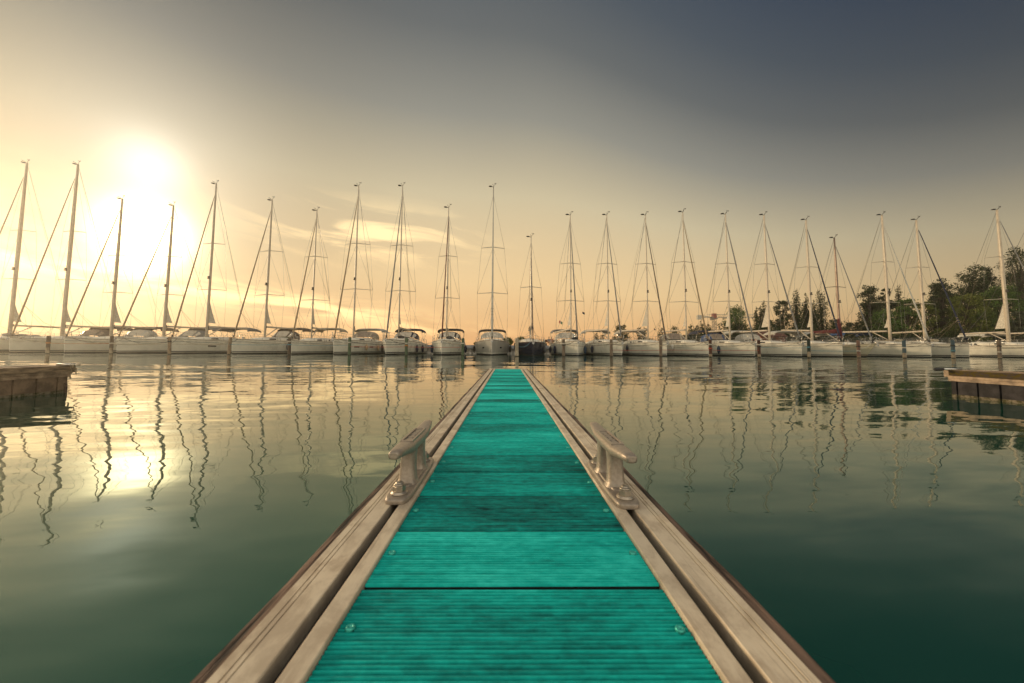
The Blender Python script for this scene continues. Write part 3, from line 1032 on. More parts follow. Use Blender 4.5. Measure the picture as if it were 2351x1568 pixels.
    for sg in (-1, 1):
        mb.tube([(sg * wd(0.11) * 0.92, 0.11 * L, sheer(0.1)), (sg * wd(0.10) * 0.95, 0.095 * L, sheer(0.1) + 0.60), (sg * 0.28, 0.25, sheer(0) + 0.66), (sg * 0.10, -0.02 + rake * 0.3, sheer(0) + 0.62)], 0.018, 5)
        mb.tube([(sg * wd(0.035) * 0.9, 0.45, sheer(0)), (sg * 0.28, 0.25, sheer(0) + 0.66)], 0.018, 5)
        mb.tube([(sg * wd(0.10) * 0.95, 0.095 * L, sheer(0.1) + 0.32), (sg * 0.26, 0.32, sheer(0) + 0.34)], 0.014, 5)
    mb.build('pulpit', steel, root)
    mb = MB()
    ss = [0.095, 0.22, 0.36, 0.50, 0.64, 0.78, 0.92]
    for sg in (-1, 1):
        for s in ss[1:]:
            mb.tube([(sg * wd(s) * 0.95, s * L, sheer(s) - 0.02), (sg * wd(s) * 0.95, s * L, sheer(s) + 0.62)], 0.016, 5)
        for hh in (0.60, 0.32):
            mb.tube([(sg * wd(s) * 0.95, s * L, sheer(s) + hh) for s in ss], 0.009, 4)
        mb.tube([(sg * wd(0.92) * 0.95, 0.92 * L, sheer(0.92) + 0.62), (sg * wd(1) * 0.9, L - 0.08, sheer(1) + 0.64), (sg * 0.35, L - 0.06, sheer(1) + 0.64)], 0.018, 5)
        mb.tube([(sg * wd(1) * 0.9, L - 0.08, sheer(1) + 0.64), (sg * wd(1) * 0.9, L - 0.08, sheer(1))], 0.018, 5)
    mb.build('guard_rail', steel, root)
    if anchor:
        mb = MB().tube([(0, 0.55, sheer(0) + 0.08), (0, -0.18, sheer(0) + 0.02), (0, -0.26, sheer(0) - 0.22)], 0.035, 6)
        mb.add([(-0.15, -0.10, sheer(0) - 0.12), (0.15, -0.10, sheer(0) - 0.12), (0, -0.30, sheer(0) - 0.36), (0, -0.10, sheer(0) - 0.22)], [(0, 1, 2), (1, 0, 3), (0, 2, 3), (2, 1, 3)])
        mb.build('anchor', steel, root)
    if low_cover:                       # canvas lashed along the foredeck rail
        mb = MB()
        rings = []
        for i in range(10):
            s = lerp(0.30, 0.56, i / 9)
            r = 0.16 + 0.05 * math.sin(i * 1.7)
            rings.append([(0.0 + wd(s) * 0.25 + r * 1.8 * math.cos(2 * math.pi * k / 8), s * L, sheer(s) + 0.45 + r * math.sin(2 * math.pi * k / 8)) for k in range(8)])
        mb.loft(rings)
        mb.build('deck_cover', CL[low_cover], root)
    if hood:
        zb_ = sheer(0.62)
        w_ = wd(0.65) * 0.70
        A = [(0.585, 0.50, 0.16, w_ * 0.86), (0.635, 0.40, 0.98, w_ * 0.98), (0.655, 0.38, 1.08, w_), (0.715, 0.34, 1.10, w_ * 1.02)]
        arcs = [[(x, s * L, zb_ + z0 + zz) for x, zz in sample_arc(hw, h_, 14, 2.7)] for s, z0, h_, hw in A]
        mb = MB()
        mb.loft([arcs[1], arcs[2], arcs[3]], 0, True, closed=False)
        frame = (0, 1, 4, 9, 12, 13)
        for j in frame:
            mb.add([arcs[0][j], arcs[0][j + 1], arcs[1][j + 1], arcs[1][j]], [(0, 1, 2, 3)])
        hd = mb.build('sprayhood', CL[hood], root)
        mb = MB()
        for j in range(14):
            if j not in frame:
                mb.add([arcs[0][j], arcs[0][j + 1], arcs[1][j + 1], arcs[1][j]], [(0, 1, 2, 3)])
        mb.build('window', hoodw or clear, hd)
    if bim:
        zb_ = sheer(0.8)
        A = [(0.725, 1.60, 0.42, 0.84), (0.765, 1.66, 0.50, 0.88), (0.83, 1.68, 0.53, 0.90), (0.90, 1.64, 0.50, 0.90), (0.945, 1.56, 0.42, 0.88)]
        mb = MB()
        mb.loft([[(x, s * L, zb_ + z0 + zz - 0.18) for x, zz in sample_arc(wd(0.8) * wf, h_, 16, 3.4)] for s, z0, h_, wf in A], 0, True, closed=False)
        mb.loft([[(x, s * L, zb_ + z0 + zz - 0.205) for x, zz in sample_arc(wd(0.8) * wf, h_, 16, 3.4)] for s, z0, h_, wf in A], 0, True, closed=False)
        bi = mb.build('bimini', CL[bim], root)
        mb = MB()
        for sg in (-1, 1):
            e = sg * wd(0.8) * 0.89
            for s in (0.73, 0.835, 0.94):
                mb.tube([(e * 0.95, 0.82 * L, zb_ + 0.30), (e, s * L, zb_ + 1.42)], 0.016, 5)
        mb.tube([(x, 0.835 * L, zb_ + 1.48 + zz - 0.20) for x, zz in sample_arc(wd(0.8) * 0.885, 0.52, 16, 3.4)], 0.016, 5)
        mb.build('frame', steel, bi)
    mb = MB()
    wc = Vector((0.0, 0.86 * L, sheer(0.86) + 0.75))
    mb.tube([wc + Vector((0.42 * math.cos(2 * math.pi * k / 14), 0, 0.42 * math.sin(2 * math.pi * k / 14))) for k in range(15)], 0.018, 5)
    for k in range(3):
        t = math.pi * k / 3
        mb.tube([wc + Vector((0.42 * math.cos(t), 0, 0.42 * math.sin(t))), wc - Vector((0.42 * math.cos(t), 0, 0.42 * math.sin(t)))], 0.010, 4)
    mb.box(-0.12, 0.12, 0.86 * L + 0.03, 0.86 * L + 0.25, sheer(0.86) - 0.1, sheer(0.86) + 0.8)
    mb.build('steering_wheel', steel, root)
    if flag:
        for (cols, fx, fy, fz, sz) in flag:
            mats = [CL[c] for c in cols]
            mb = MB()
            n = len(cols)
            for i in range(n):
                x0, x1 = sz * i / n, sz * (i + 1) / n
                wv = 0.05
                va = [(fx + x0, fy + wv * math.sin(x0 * 9), fz - x0 * 0.5), (fx + x1, fy + wv * math.sin(x1 * 9), fz - x1 * 0.5), (fx + x1 * 0.95, fy + wv * math.sin(x1 * 9), fz - x1 * 0.5 - sz * 0.8), (fx + x0 * 0.95, fy + wv * math.sin(x0 * 9), fz - x0 * 0.5 - sz * 0.8)]
                mb.add(va + [(x, y + 0.01, z) for x, y, z in va], [(0, 1, 2, 3), (7, 6, 5, 4), (0, 4, 5, 1), (2, 6, 7, 3)], i)
            mb.build('flag', mats, root)
    BOATS[key] = dict(rm=rm, side=side, sheer=sheer, wd=wd, L=L, short=short, fb=fb, half=half, y_at=y_at)
    return root


N = 'nth'
yacht('a', 'leftmost yacht', 'pale sailing yacht farthest left, its bow cut off by the edge of the picture', -105, 17, 372, mr=0.165, jib='sand', boom=155, clew=2.2, low_cover='grey', spw=(3.4, 2.6), spr=(0.32, 0.60))
yacht('b', 'second yacht from the left', 'hazy white sailing yacht with a brown canopy, second mast from the left', 22, 143, 375, mr=0.165, jib='sand', boom=262, clew=1.8, bim='brown', hood='brown', hoodw=brownw, spr=(0.32, 0.60))
yacht('c', 'third yacht from the left', 'hazy white yacht with a white dodger, third mast from the left, under the sun', 148, 255, 455, mr=0.15, jib='sand', boom=360, clew=2.4, bim='brown', hood='pale', cove=stripe_grey, hullwin=((1, 0.30, 0.37),), spr=(0.31, 0.58))
yacht('d', 'fourth yacht from the left', 'hazy white sailing yacht with a dark grey sprayhood, fourth mast from the left', 268, 376, 470, mr=0.135, jib='sand', boom=478, clew=2.0, bim='grey', hood='grey', cove=stripe_grey, spr=(0.31, 0.60))
yacht('e', 'fifth yacht from the left', 'hazy white sailing yacht with a grey bimini, tall fifth mast from the left', 392, 474, 420, mr=0.135, jib='sand', boom=567, clew=2.6, bim='grey', cove=stripe_grey, hullwin=((1, 0.26, 0.33),), spr=(0.30, 0.60))
yacht('f', 'sixth yacht from the left', 'pale yacht with a brown dodger behind the leaning pile, sixth from the left', 533, 608, 458, mr=0.12, jib='sand', boom=683, clew=2.0, bim='brown', hood='brown', cove=stripe_grey, spr=(0.30, 0.62), spw=(3.6, 2.8))
yacht('g', 'seventh yacht from the left', 'low white yacht with a tan bimini and short mast, seventh from the left', 669, 715, 482, mr=0.09, L=12.4, B=3.9, fb=1.48, jib='sand', boom=752, clew=2.3, bim='beige', cove=stripe_dark, spr=(0.29, 0.63), spw=(3.4, 2.6))
yacht('h', 'yacht with the beige spray dodger', 'white yacht with a beige dodger and two beige fenders, by the left green pile', 766, 811, 425, L=14.0, B=4.3, fb=1.66, jib='sand', jib_r=0.085, boom=815, boom_up=-0.05, clew=1.6, bim='pale', hood='beige', hoodw=brownw, hullwin=((1, 0.20, 0.26), (1, 0.40, 0.46)), cove=stripe_dark, spr=(0.31, 0.61), spw=(3.9, 3.0))
yacht('i', 'white yacht with the navy canopy', 'white yacht with navy canopy and three dark fenders, by the middle green pile', 886, 915, 425, L=14.0, B=4.3, fb=1.68, jib='grey', jib_r=0.085, boom=944, boom_up=-0.02, clew=1.9, bim='navy', hood='navy', low_cover='black', cove=stripe_dark, spr=(0.30, 0.60), spw=(3.6, 2.7))
yacht('j', 'yacht with the maroon furled jib', 'white yacht with a maroon furled jib and black canopy', 1014, 1025, 475, L=12.8, B=4.0, fb=1.60, jib='maroon', boom=1029, boom_len=3.6, bim='black', hood='black', low_cover='black', cove=stripe_grey, spr=(0.30, 0.62), spw=(2.9, 2.2))
yacht('k', 'grey bow-on yacht', 'grey-hulled sailing yacht seen exactly bow-on behind the end of the teal pontoon', 1129.5, 1130, 427, L=14.0, B=4.35, fb=1.66, hull=grey_gel, jib='pale', jib_r=0.11, boom=1131, bim='brown', hood='pale', boot=gel, hullwin=((1, 0.16, 0.20), (-1, 0.16, 0.20)), spr=(0.29, 0.59), spw=(3.7, 2.8), mastm=alu)
yacht('l', 'small navy-hulled yacht', 'small dark navy-hulled sailing yacht, shortest mast in the middle of the row', 1224, 1219, 543, yb=40, L=9.6, B=3.9, fb=1.50, hull=navy_gel, jib='navy', jib_r=0.06, boom=1214, boom_len=3.2, sailpack='sand', bim=None, boot=navy_gel, spr=(0.5,), spw=(2.5,), mr=0.075, mastm=alu, windows=False)
yacht('m', 'white yacht with the grey arched canopy', 'white yacht with a grey arched canopy and a small red-white-green flag', 1327, 1311, 492, L=12.8, B=4.1, fb=1.60, jib='grey', boom=1273, boom_up=-0.06, boom_len=4.4, clew=2.4, bim='grey', hood='pale', cove=stripe_grey, low_cover='black', boot=stripe_grey, flag=[(('flagred', 'white', 'green'), -1.3, 5.5, 4.15, 0.40), (('navy',), 1.45, 5.2, 5.2, 0.30)])
yacht('n', 'eleventh yacht from the right', 'white yacht with a pale bimini and one blue fender, left of the round tree', 1428, 1397, 492, fb=1.55, jib='grey', boom=1346, clew=2.3, bim='pale', cove=stripe_dark, mr=0.095, boot=stripe_dark)
yacht('o', 'tenth yacht from the right', 'white yacht with a pale bimini and brown furled jib, next to the white-fender yacht', 1531, 1488, 492, fb=1.55, jib='brown', boom=1416, clew=2.6, bim='pale', cove=stripe_grey, mr=0.095, boot=stripe_grey, flag=[(('navy',), 1.2, 6.0, 3.3, 0.22)])
yacht('p', 'yacht with the tan furled jib', 'white yacht with a tan furled jib and a single white fender', 1627, 1576, 485, fb=1.55, jib='sand', boom=1520, clew=1.5, hood='beige', hoodw=brownw, cove=stripe_dark, mr=0.10, spr=(0.29, 0.60), spw=(3.6, 2.8))
yacht('q', 'yacht with the blue sprayhood', 'white yacht with a bright blue sprayhood and navy awning, between red-brown piles', 1733, 1676, 490, fb=1.55, jib='grey', boom=1623, clew=2.2, bim='navy', hood='blue', hoodw=brownw, cove=stripe_grey, mr=0.105)
yacht('r', 'yacht with the tall white sail corner', 'white yacht with a tall triangular sail corner, behind the banded red-brown pile', 1841, 1767, 492, fb=1.55, jib='grey', boom=1694, clew=3.0, bim='pale', hood='pale', cove=stripe_grey, mr=0.12)
yacht('s', 'yacht with the rising boom', 'white yacht with a rising pale boom and dark blue jib, behind the deep green pile', 1934, 1869, 503, fb=1.55, jib='navy', boom=1794, boom_up=0.06, clew=1.6, bim='pale', cove=stripe_grey, mr=0.135, boot=stripe_grey)
yacht('t', 'cream yacht with the red sail cover', 'cream yacht with raked bow, brown stripes, dark mast and red sail cover', 2012, 1929, 545, yb=40.0, L=11.0, B=3.5, fb=1.50, fs=1.05, rake=1.3, hull=cream, jib='grey', jib_r=0.065, boom=1848, sailpack='red', mastcover='red', bim='pale', cove=stripe_brown, mr=0.13, mastm=alu_dark, boot=stripe_brown, spr=(0.52,), spw=(2.6,), dm=4.6)
yacht('u', 'third yacht from the right', 'white yacht with a low navy bimini behind the flaking blue pile', 2138, 2044, 492, fb=1.55, jib='pale', boom=1936, boom_len=5.2, boom_up=0.02, clew=1.3, bim='blue', cove=stripe_dark, mr=0.145, low_cover='beige', spr=(0.30, 0.62))
yacht('v', 'yacht with the navy furled jib', 'white yacht with a navy furled jib ringed by pale turns, second from the right', 2225, 2144, 503, fb=1.58, jib='navy', boom=2050, clew=0.0, low_cover='beige', cove=stripe_dark, mr=0.145, boot=stripe_dark)
yacht('w', 'rightmost yacht', 'white yacht at the right edge with a broad triangular sail corner', 2440, 2322, 480, fb=1.52, jib='grey', boom=2205, clew=3.2, cove=stripe_brown, mr=0.16, boom_up=-0.01, spr=(0.315, 0.635), spw=(3.6, 2.8))
yacht('x', 'canopied stern at the right edge', 'yacht of which only the pale canopied stern shows at the right edge', 2560, None, 480, fb=1.5, bim='pale', jib='grey', mr=0.12)

# ---------------------------------------------------------------- piles
def pile_mat(name, c, c2, thr=(0.35, 0.65)):
    return mat(name, c, 0.9, var=0.2, scale=6, stretch=(2.0, 2.0, 0.6), bump=0.7, col2=c2, thr=thr)


PM = {'wood': pile_mat('grey_brown_pile', (0.20, 0.155, 0.115), (0.085, 0.062, 0.048)),
      'tan': pile_mat('tan_pile', (0.30, 0.22, 0.15), (0.17, 0.12, 0.08)),
      'dark': pile_mat('dark_brown_pile', (0.10, 0.07, 0.05), (0.05, 0.035, 0.026)),
      'green': pile_mat('green_pile', (0.085, 0.125, 0.075), (0.05, 0.075, 0.045)),
      'deepgreen': pile_mat('deep_green_pile', (0.010, 0.026, 0.021), (0.007, 0.016, 0.013)),
      'white': pile_mat('bleached_pile', (0.42, 0.37, 0.28), (0.24, 0.20, 0.15)),
      'red': pile_mat('red_brown_pile', (0.075, 0.030, 0.019), (0.045, 0.02, 0.013)),
      'rose': pile_mat('faded_red_pile', (0.20, 0.12, 0.09), (0.12, 0.07, 0.055)),
      'blue': pile_mat('flaking_blue_pile', (0.040, 0.068, 0.085), (0.10, 0.075, 0.058), (0.28, 0.42)),
      'grime': pile_mat('algae_foot', (0.05, 0.045, 0.03), (0.02, 0.02, 0.015)),
      'bare': pile_mat('bare_pile_foot', (0.34, 0.28, 0.20), (0.18, 0.14, 0.10))}
PILES = {}


def pile(key, short, label, px, top_py, m, split=None, band=None, yb=34.3, r=0.135, lean=0.0):
    x = x_for(px, yb, 0.8)
    zt = z_for(top_py, x, yb)
    rnd = random.Random(key)
    mb = MB()
    rings = []
    zs = [-0.6, 0.0, 0.06, 0.061, 0.16, 0.30, 0.5, 0.56, 0.561, 0.8, 1.1, 1.4, zt - 0.02, zt]
    for z in zs:
        rr = r * (1.02 - 0.05 * z / 1.7) * (0.86 if z == zt else 1) * (1 + rnd.uniform(-0.025, 0.025))
        rings.append([(lean * z + rr * math.cos(2 * math.pi * k / 14) * (1 + rnd.uniform(-0.02, 0.02)), rr * math.sin(2 * math.pi * k / 14), z) for k in range(14)])
    for i in range(len(zs) - 1):
        mi = 0
        if zs[i + 1] <= 0.06:
            mi = 2
        elif split and zs[i + 1] <= split:
            mi = 1
        n0 = len(mb.v)
        mb.loft([rings[i], rings[i + 1]], mi, True, caps=(i == len(zs) - 2))
    o = mb.build('mooring_pile', [PM[m], PM['bare'], PM['grime']])
    o.location = (x, yb, 0)
    tag(o, label, 'mooring pile', 'timber mooring piles in front of the yachts')
    for zb_, bm in (band or []):
        bb = MB()
        for k in range(3):
            bb.tube([(lean * zb_ + (r + 0.012) * math.cos(2 * math.pi * q / 14), (r + 0.012) * math.sin(2 * math.pi * q / 14), zb_ + k * 0.035 + 0.01 * math.sin(q)) for q in range(15)], 0.018, 5)
        bb.build('rope_band', bm, o)
    PILES[key] = (x, yb, zt, short, lean)
    return o


pile('1', 'first pile from the left', 'thick brown pile with a pale foot, first from the left', 110.5, 771, 'dark', 0.56, [(0.95, orange_rope)])
pile('2', 'second pile from the left', 'brown pile with a pale foot and thin pale ring, second from the left', 256, 772, 'dark', 0.56, [(0.95, white_rope)])
pile('3', 'third pile from the left', 'plain tan pile in the glare, third from the left', 390, 773, 'tan', None, [(1.15, dark_rope)], lean=-0.04)
pile('4', 'leaning tan pile', 'tan pile leaning right beside a white bow, fourth from the left', 526, 774, 'tan', None, [(1.2, tan_rope)], lean=0.06)
pile('5', 'dark brown pile with rope rings', 'dark brown pile with pale rope rings beside the low yacht with tan bimini', 664.5, 776, 'dark', None, [(1.2, white_rope), (0.92, blue_rope)])
pile('6', 'left green pile', 'leftmost of the three mossy green piles, beside the beige dodger yacht', 802.5, 774, 'green', None, [(1.15, white_rope)])
pile('7', 'middle green pile', 'middle of the three mossy green piles, in front of the navy canopied yacht', 933, 776, 'green', None, [(1.1, white_rope), (0.9, orange_rope)])
pile('8', 'right green pile', 'rightmost of the three mossy green piles, left of the grey bow-on yacht', 1062.5, 776.5, 'green', None, [(1.12, white_rope)])
pile('9', 'bleached white pile', 'bleached whitish square-looking pile between the grey yacht and the navy-hulled yacht', 1187, 776.5, 'white', None, None, yb=33.2, r=0.15)
pile('10', 'first grey-brown pile', 'grey-brown weathered pile with a dark rope ring, in front of the arched canopy yacht', 1294, 778, 'wood', None, [(1.02, dark_rope), (1.14, white_rope)])
pile('11', 'second grey-brown pile', 'grey-brown weathered pile wound with pale rope, just right of a hanging blue fender', 1403.5, 779, 'wood', None, [(1.18, tan_rope)])
pile('12', 'third grey-brown pile', 'grey-brown weathered pile at the end of the red rope', 1517, 779, 'wood', None, [(1.0, tan_rope)])
pile('13', 'left red-brown pile', 'left of the two red-brown painted piles, pale rope ring, beside the blue sprayhood yacht', 1631, 781, 'red', 0.30, [(1.15, white_rope), (0.78, red_rope)])
pile('14', 'right red-brown pile', 'right of the two red-brown painted piles, with a black rope ring', 1742.5, 781.5, 'red', 0.30, [(1.15, white_rope), (1.0, dark_rope)])
pile('15', 'deep green pile', 'deep green painted pile with bare timber foot', 1857, 782, 'deepgreen', 0.56, [(0.95, blue_rope)])
pile('16', 'faded reddish pile', 'faded reddish-brown pile in front of the cream raked-bow yacht', 1971, 781.5, 'rose', 0.16, [(1.05, dark_rope), (0.62, white_rope)])
pile('17', 'flaking blue pile', 'flaking blue painted pile with uneven bare foot', 2076, 781.5, 'blue', 0.50, [(0.95, white_rope)])
pile('18', 'blue pile with black band', 'blue-grey pile with a broad black band near its top', 2188, 781, 'blue', 0.56, [(1.18, dark_rope), (0.7, blue_rope)])
pile('19', 'rightmost grey pile', 'grey-brown pile with a dark and a pale rope ring, rightmost of all piles', 2294.5, 780.5, 'wood', 0.16, [(1.15, dark_rope), (0.6, white_rope)])


def sag_line(p, q, sag, n=12):
    p, q = Vector(p), Vector(q)
    return [p.lerp(q, i / n) - Vector((0, 0, sag * 4 * (i / n) * (1 - i / n))) for i in range(n + 1)]


def mooring(bk, pk, colour, m, z=1.12, sag=0.25, s=0.03, zat=None, word='slack'):
    b = BOATS[bk]
    x, y, zt, short, lean = PILES[pk]
    wb = b['rm'] @ Vector((0, b['L'] * s, b['sheer'](s) - 0.02))
    sg = 1 if x > wb.x else -1
    hz = b['sheer'](s) - 0.04
    hp = b['rm'] @ Vector((sg * (b['half'](s, hz) + 0.02), b['y_at'](s, hz), hz))
    pp = Vector((x + lean * z - sg * 0.15, y + 0.02, min(z, zt - 0.1)))
    mid = hp.lerp(pp, 0.62) - Vector((0, 0, sag * 0.95))
    o = MB().tube(sag_line(hp, pp, sag), 0.022, 5).build('mooring_rope', m)
    tag(o, f'{colour} mooring rope, {short} to {b["short"]}', 'rope', 'mooring ropes between yachts and piles')


for args in [('a', '1', 'brown', tan_rope, 1.1, 0.15, 0.2), ('b', '1', 'brown', dark_rope, 1.05, 0.12), ('b', '2', 'tan', tan_rope, 1.1, 0.35), ('c', '2', 'dark', dark_rope, 1.0, 0.2), ('c', '3', 'tan', tan_rope, 1.1, 0.45),
             ('d', '3', 'dark', dark_rope, 1.15, 0.35), ('d', '2', 'tan', tan_rope, 1.0, 0.1), ('e', '3', 'dark', dark_rope, 1.1, 0.2), ('e', '4', 'tan', tan_rope, 1.15, 0.45), ('f', '5', 'tan', tan_rope, 1.1, 0.3), ('f', '4', 'dark', dark_rope, 1.1, 0.1),
             ('g', '6', 'pale', tan_rope, 1.1, 0.3), ('g', '5', 'white', white_rope, 1.1, 0.1), ('h', '7', 'dark', dark_rope, 1.05, 0.25), ('h', '6', 'pale', white_rope, 1.1, 0.1), ('i', '7', 'dark', dark_rope, 1.1, 0.1),
             ('j', '8', 'tan', tan_rope, 1.05, 0.15), ('j', '7', 'pale', white_rope, 1.1, 0.2), ('l', '9', 'blue', blue_rope, 0.9, 0.25), ('m', '10', 'dark', dark_rope, 1.05, 0.05),
             ('n', '11', 'dark', dark_rope, 1.1, 0.05), ('n', '10', 'tan', tan_rope, 1.1, 0.3), ('o', '12', 'tan', tan_rope, 1.1, 0.05), ('o', '11', 'tan', tan_rope, 1.15, 0.3), ('p', '13', 'dark', dark_rope, 1.05, 0.05), ('p', '12', 'tan', tan_rope, 1.1, 0.35),
             ('q', '14', 'dark', dark_rope, 1.05, 0.08), ('q', '13', 'tan', tan_rope, 1.15, 0.30), ('r', '15', 'dark', dark_rope, 1.1, 0.12), ('r', '14', 'tan', tan_rope, 1.1, 0.25), ('s', '15', 'tan', tan_rope, 1.1, 0.15), ('s', '16', 'tan', tan_rope, 1.0, 0.12),
             ('t', '16', 'pale', white_rope, 0.9, 0.15), ('u', '17', 'tan', tan_rope, 1.1, 0.15), ('u', '18', 'dark', dark_rope, 1.1, 0.2), ('v', '18', 'dark', dark_rope, 1.1, 0.1), ('v', '19', 'dark', dark_rope, 1.1, 0.05), ('w', '19', 'black', dark_rope, 1.0, 0.15)]:
    mooring(*args)


def guide(a, b, colour, m, z=0.86):
    pa, pb = PILES[a], PILES[b]
    o = MB().tube(sag_line((pa[0] + 0.1, pa[1] - 0.14, z), (pb[0] - 0.1, pb[1] - 0.14, z), 0.03), 0.018, 5).build('guide_rope', m)
    tag(o, f'taut {colour} rope from {pa[3]} to {pb[3]}', 'rope', 'ropes strung between the piles')


for q in [('1', '2', 'orange', orange_rope, 0.95), ('2', '3', 'tan', tan_rope, 0.93), ('3', '4', 'tan', tan_rope, 0.93), ('4', '5', 'blue-grey', blue_rope, 0.93), ('5', '6', 'blue-grey', blue_rope, 0.92), ('6', '7', 'red', red_rope, 0.80), ('7', '8', 'red', red_rope, 0.80),
          ('11', '12', 'red', red_rope, 0.62), ('12', '13', 'red', red_rope, 0.66), ('13', '14', 'red', red_rope, 0.66), ('14', '15', 'blue', blue_rope, 0.93), ('15', '16', 'blue', blue_rope, 0.66)]:
    guide(*q)

# ---------------------------------------------------------------- fenders
FM = {'navy blue': mat('navy_fender_cover', (0.012, 0.022, 0.06), 0.75, var=0.2), 'black': mat('black_fender', (0.016, 0.016, 0.018), 0.7, var=0.2), 'beige': mat('beige_fender', (0.45, 0.33, 0.20), 0.6, var=0.1),
      'white': mat('white_fender', (0.68, 0.65, 0.58), 0.5, var=0.08), 'grey': mat('grey_fender', (0.14, 0.14, 0.15), 0.7, var=0.1), 'blue': mat('blue_fender_cover', (0.02, 0.055, 0.11), 0.7, var=0.2)}


def fender(bk, sg, px, colour, where, zc=0.62, r=0.17, h=0.95):
    b = BOATS[bk]
    best = None
    for i in range(60):
        s = 0.05 + 0.9 * i / 60
        q = b['rm'] @ Vector(b['side'](s, zc, sg, r + 0.02))
        e = abs(proj(q)[0] - px * K)
        if best is None or e < best[0]:
            best = (e, s, q)
    e, s, q = best
    if s > 0.5:                         # same hull side, nearer stations only
        s = min(s, 0.6)
    q = b['rm'] @ Vector(b['side'](s, zc, sg, r + 0.03))
    t = b['rm'] @ Vector((sg * b['wd'](s) * 0.96, b['L'] * s, b['sheer'](s) + 0.30))
    f = thing('boat_fender', f'{colour} fender {where}', 'fender', tuple(q), 0, 'fenders hanging on the yachts')
    MB().lathe([(0.02, -h / 2), (0.05, -h / 2 + 0.04), (r * 0.75, -h * 0.30), (r, -h * 0.05), (r * 0.97, h * 0.16), (r * 0.66, h * 0.36), (0.05, h * 0.48), (0.02, h * 0.52)], (0, 0, 0), 14).build('body', FM[colour], f)
    MB().tube([(0, 0, h * 0.5), tuple(t - q)], 0.012, 4).build('lanyard', white_rope, f)


fender('f', 1, 660, 'grey', 'on the pale yacht just left of the dark brown ringed pile', 0.75, 0.16, 0.8)
fender('h', 1, 842, 'beige', 'on the beige dodger yacht, amidships', 0.75, 0.16, 0.75)
fender('h', 1, 868, 'beige', 'on the beige dodger yacht, farther aft beside a dark fender', 0.7, 0.16, 0.75)
fender('i', -1, 873, 'black', 'wedged between the beige dodger yacht and its right neighbour', 0.6, 0.16, 0.95)
fender('i', 1, 958, 'navy blue', 'on the white navy-canopied yacht, just right of the middle green pile')
fender('i', 1, 972, 'navy blue', 'on the navy-canopied yacht, first of a close pair')
fender('i', 1, 979, 'navy blue', 'on the navy-canopied yacht, farther aft of a close pair', 0.62, 0.16, 0.9)
fender('j', -1, 992, 'navy blue', 'on the left side of the maroon jib yacht')
fender('j', 1, 1068, 'navy blue', 'on the maroon jib yacht, nearer the right green pile', 0.6, 0.16, 0.9)
fender('j', 1, 1078, 'black', 'on the maroon jib yacht, midway to the grey bow-on yacht')
fender('k', -1, 1092, 'black', 'on the left side of the grey bow-on yacht', 0.62, 0.16, 0.95)
fender('k', 1, 1171, 'black', 'on the right side of the grey bow-on yacht', 0.66, 0.18, 0.95)
fender('l', 1, 1251, 'grey', 'on the right side of the small navy-hulled yacht', 0.6, 0.15, 0.85)
fender('m', -1, 1263, 'navy blue', 'on the arched canopy yacht, aft one of its left pair', 0.58, 0.17, 0.95)
fender('m', -1, 1274, 'navy blue', 'on the arched canopy yacht, forward one of its left pair', 0.58, 0.18, 0.98)
fender('m', 1, 1343, 'blue', 'squeezed right of the arched canopy yacht by its neighbour', 0.62, 0.17, 1.0)
fender('n', -1, 1360, 'navy blue', 'hanging alone on the yacht left of the round tree', 0.7, 0.17, 0.95)
fender('o', -1, 1440, 'navy blue', 'hanging alone on the yacht with the reddish lower line', 0.85, 0.16, 0.85)
fender('p', -1, 1543, 'white', 'on the tan jib yacht, the only white one', 0.95, 0.17, 0.75)
fender('q', -1, 1649, 'blue', 'on the blue sprayhood yacht, right of the left red-brown pile', 0.72, 0.18, 0.95)
# ---------------------------------------------------------------- trees
import numpy as np


def leaves_mesh(name, pts, sizes, m, parent, rnd):
    """many small leaf sprays: one tilted quad per point"""
    n = len(pts)
    P = np.array(pts)
    rs = np.random.RandomState(rnd.randint(0, 10 ** 6))
    nrm = rs.normal(size=(n, 3))
    nrm[:, 2] = np.abs(nrm[:, 2]) + 0.3
    nrm /= np.linalg.norm(nrm, axis=1)[:, None]
    t = rs.normal(size=(n, 3))
    u = np.cross(nrm, t)
    u /= np.linalg.norm(u, axis=1)[:, None]
    v = np.cross(nrm, u)
    s = np.array(sizes)[:, None] * rs.uniform(0.6, 1.3, size=(n, 1))
    k = rs.uniform(0.45, 0.9, size=(n, 1))
    V = np.stack([P - u * s, P + v * s * k, P + u * s, P - v * s * k], axis=1).reshape(-1, 3)
    me = bpy.data.meshes.new(name)
    me.from_pydata(V.tolist(), [], np.arange(4 * n).reshape(-1, 4).tolist())
    me.materials.append(m)
    me.update()
    o = bpy.data.objects.new(name, me)
    COL.objects.link(o)
    o.parent = parent
    return o


TREES = 0


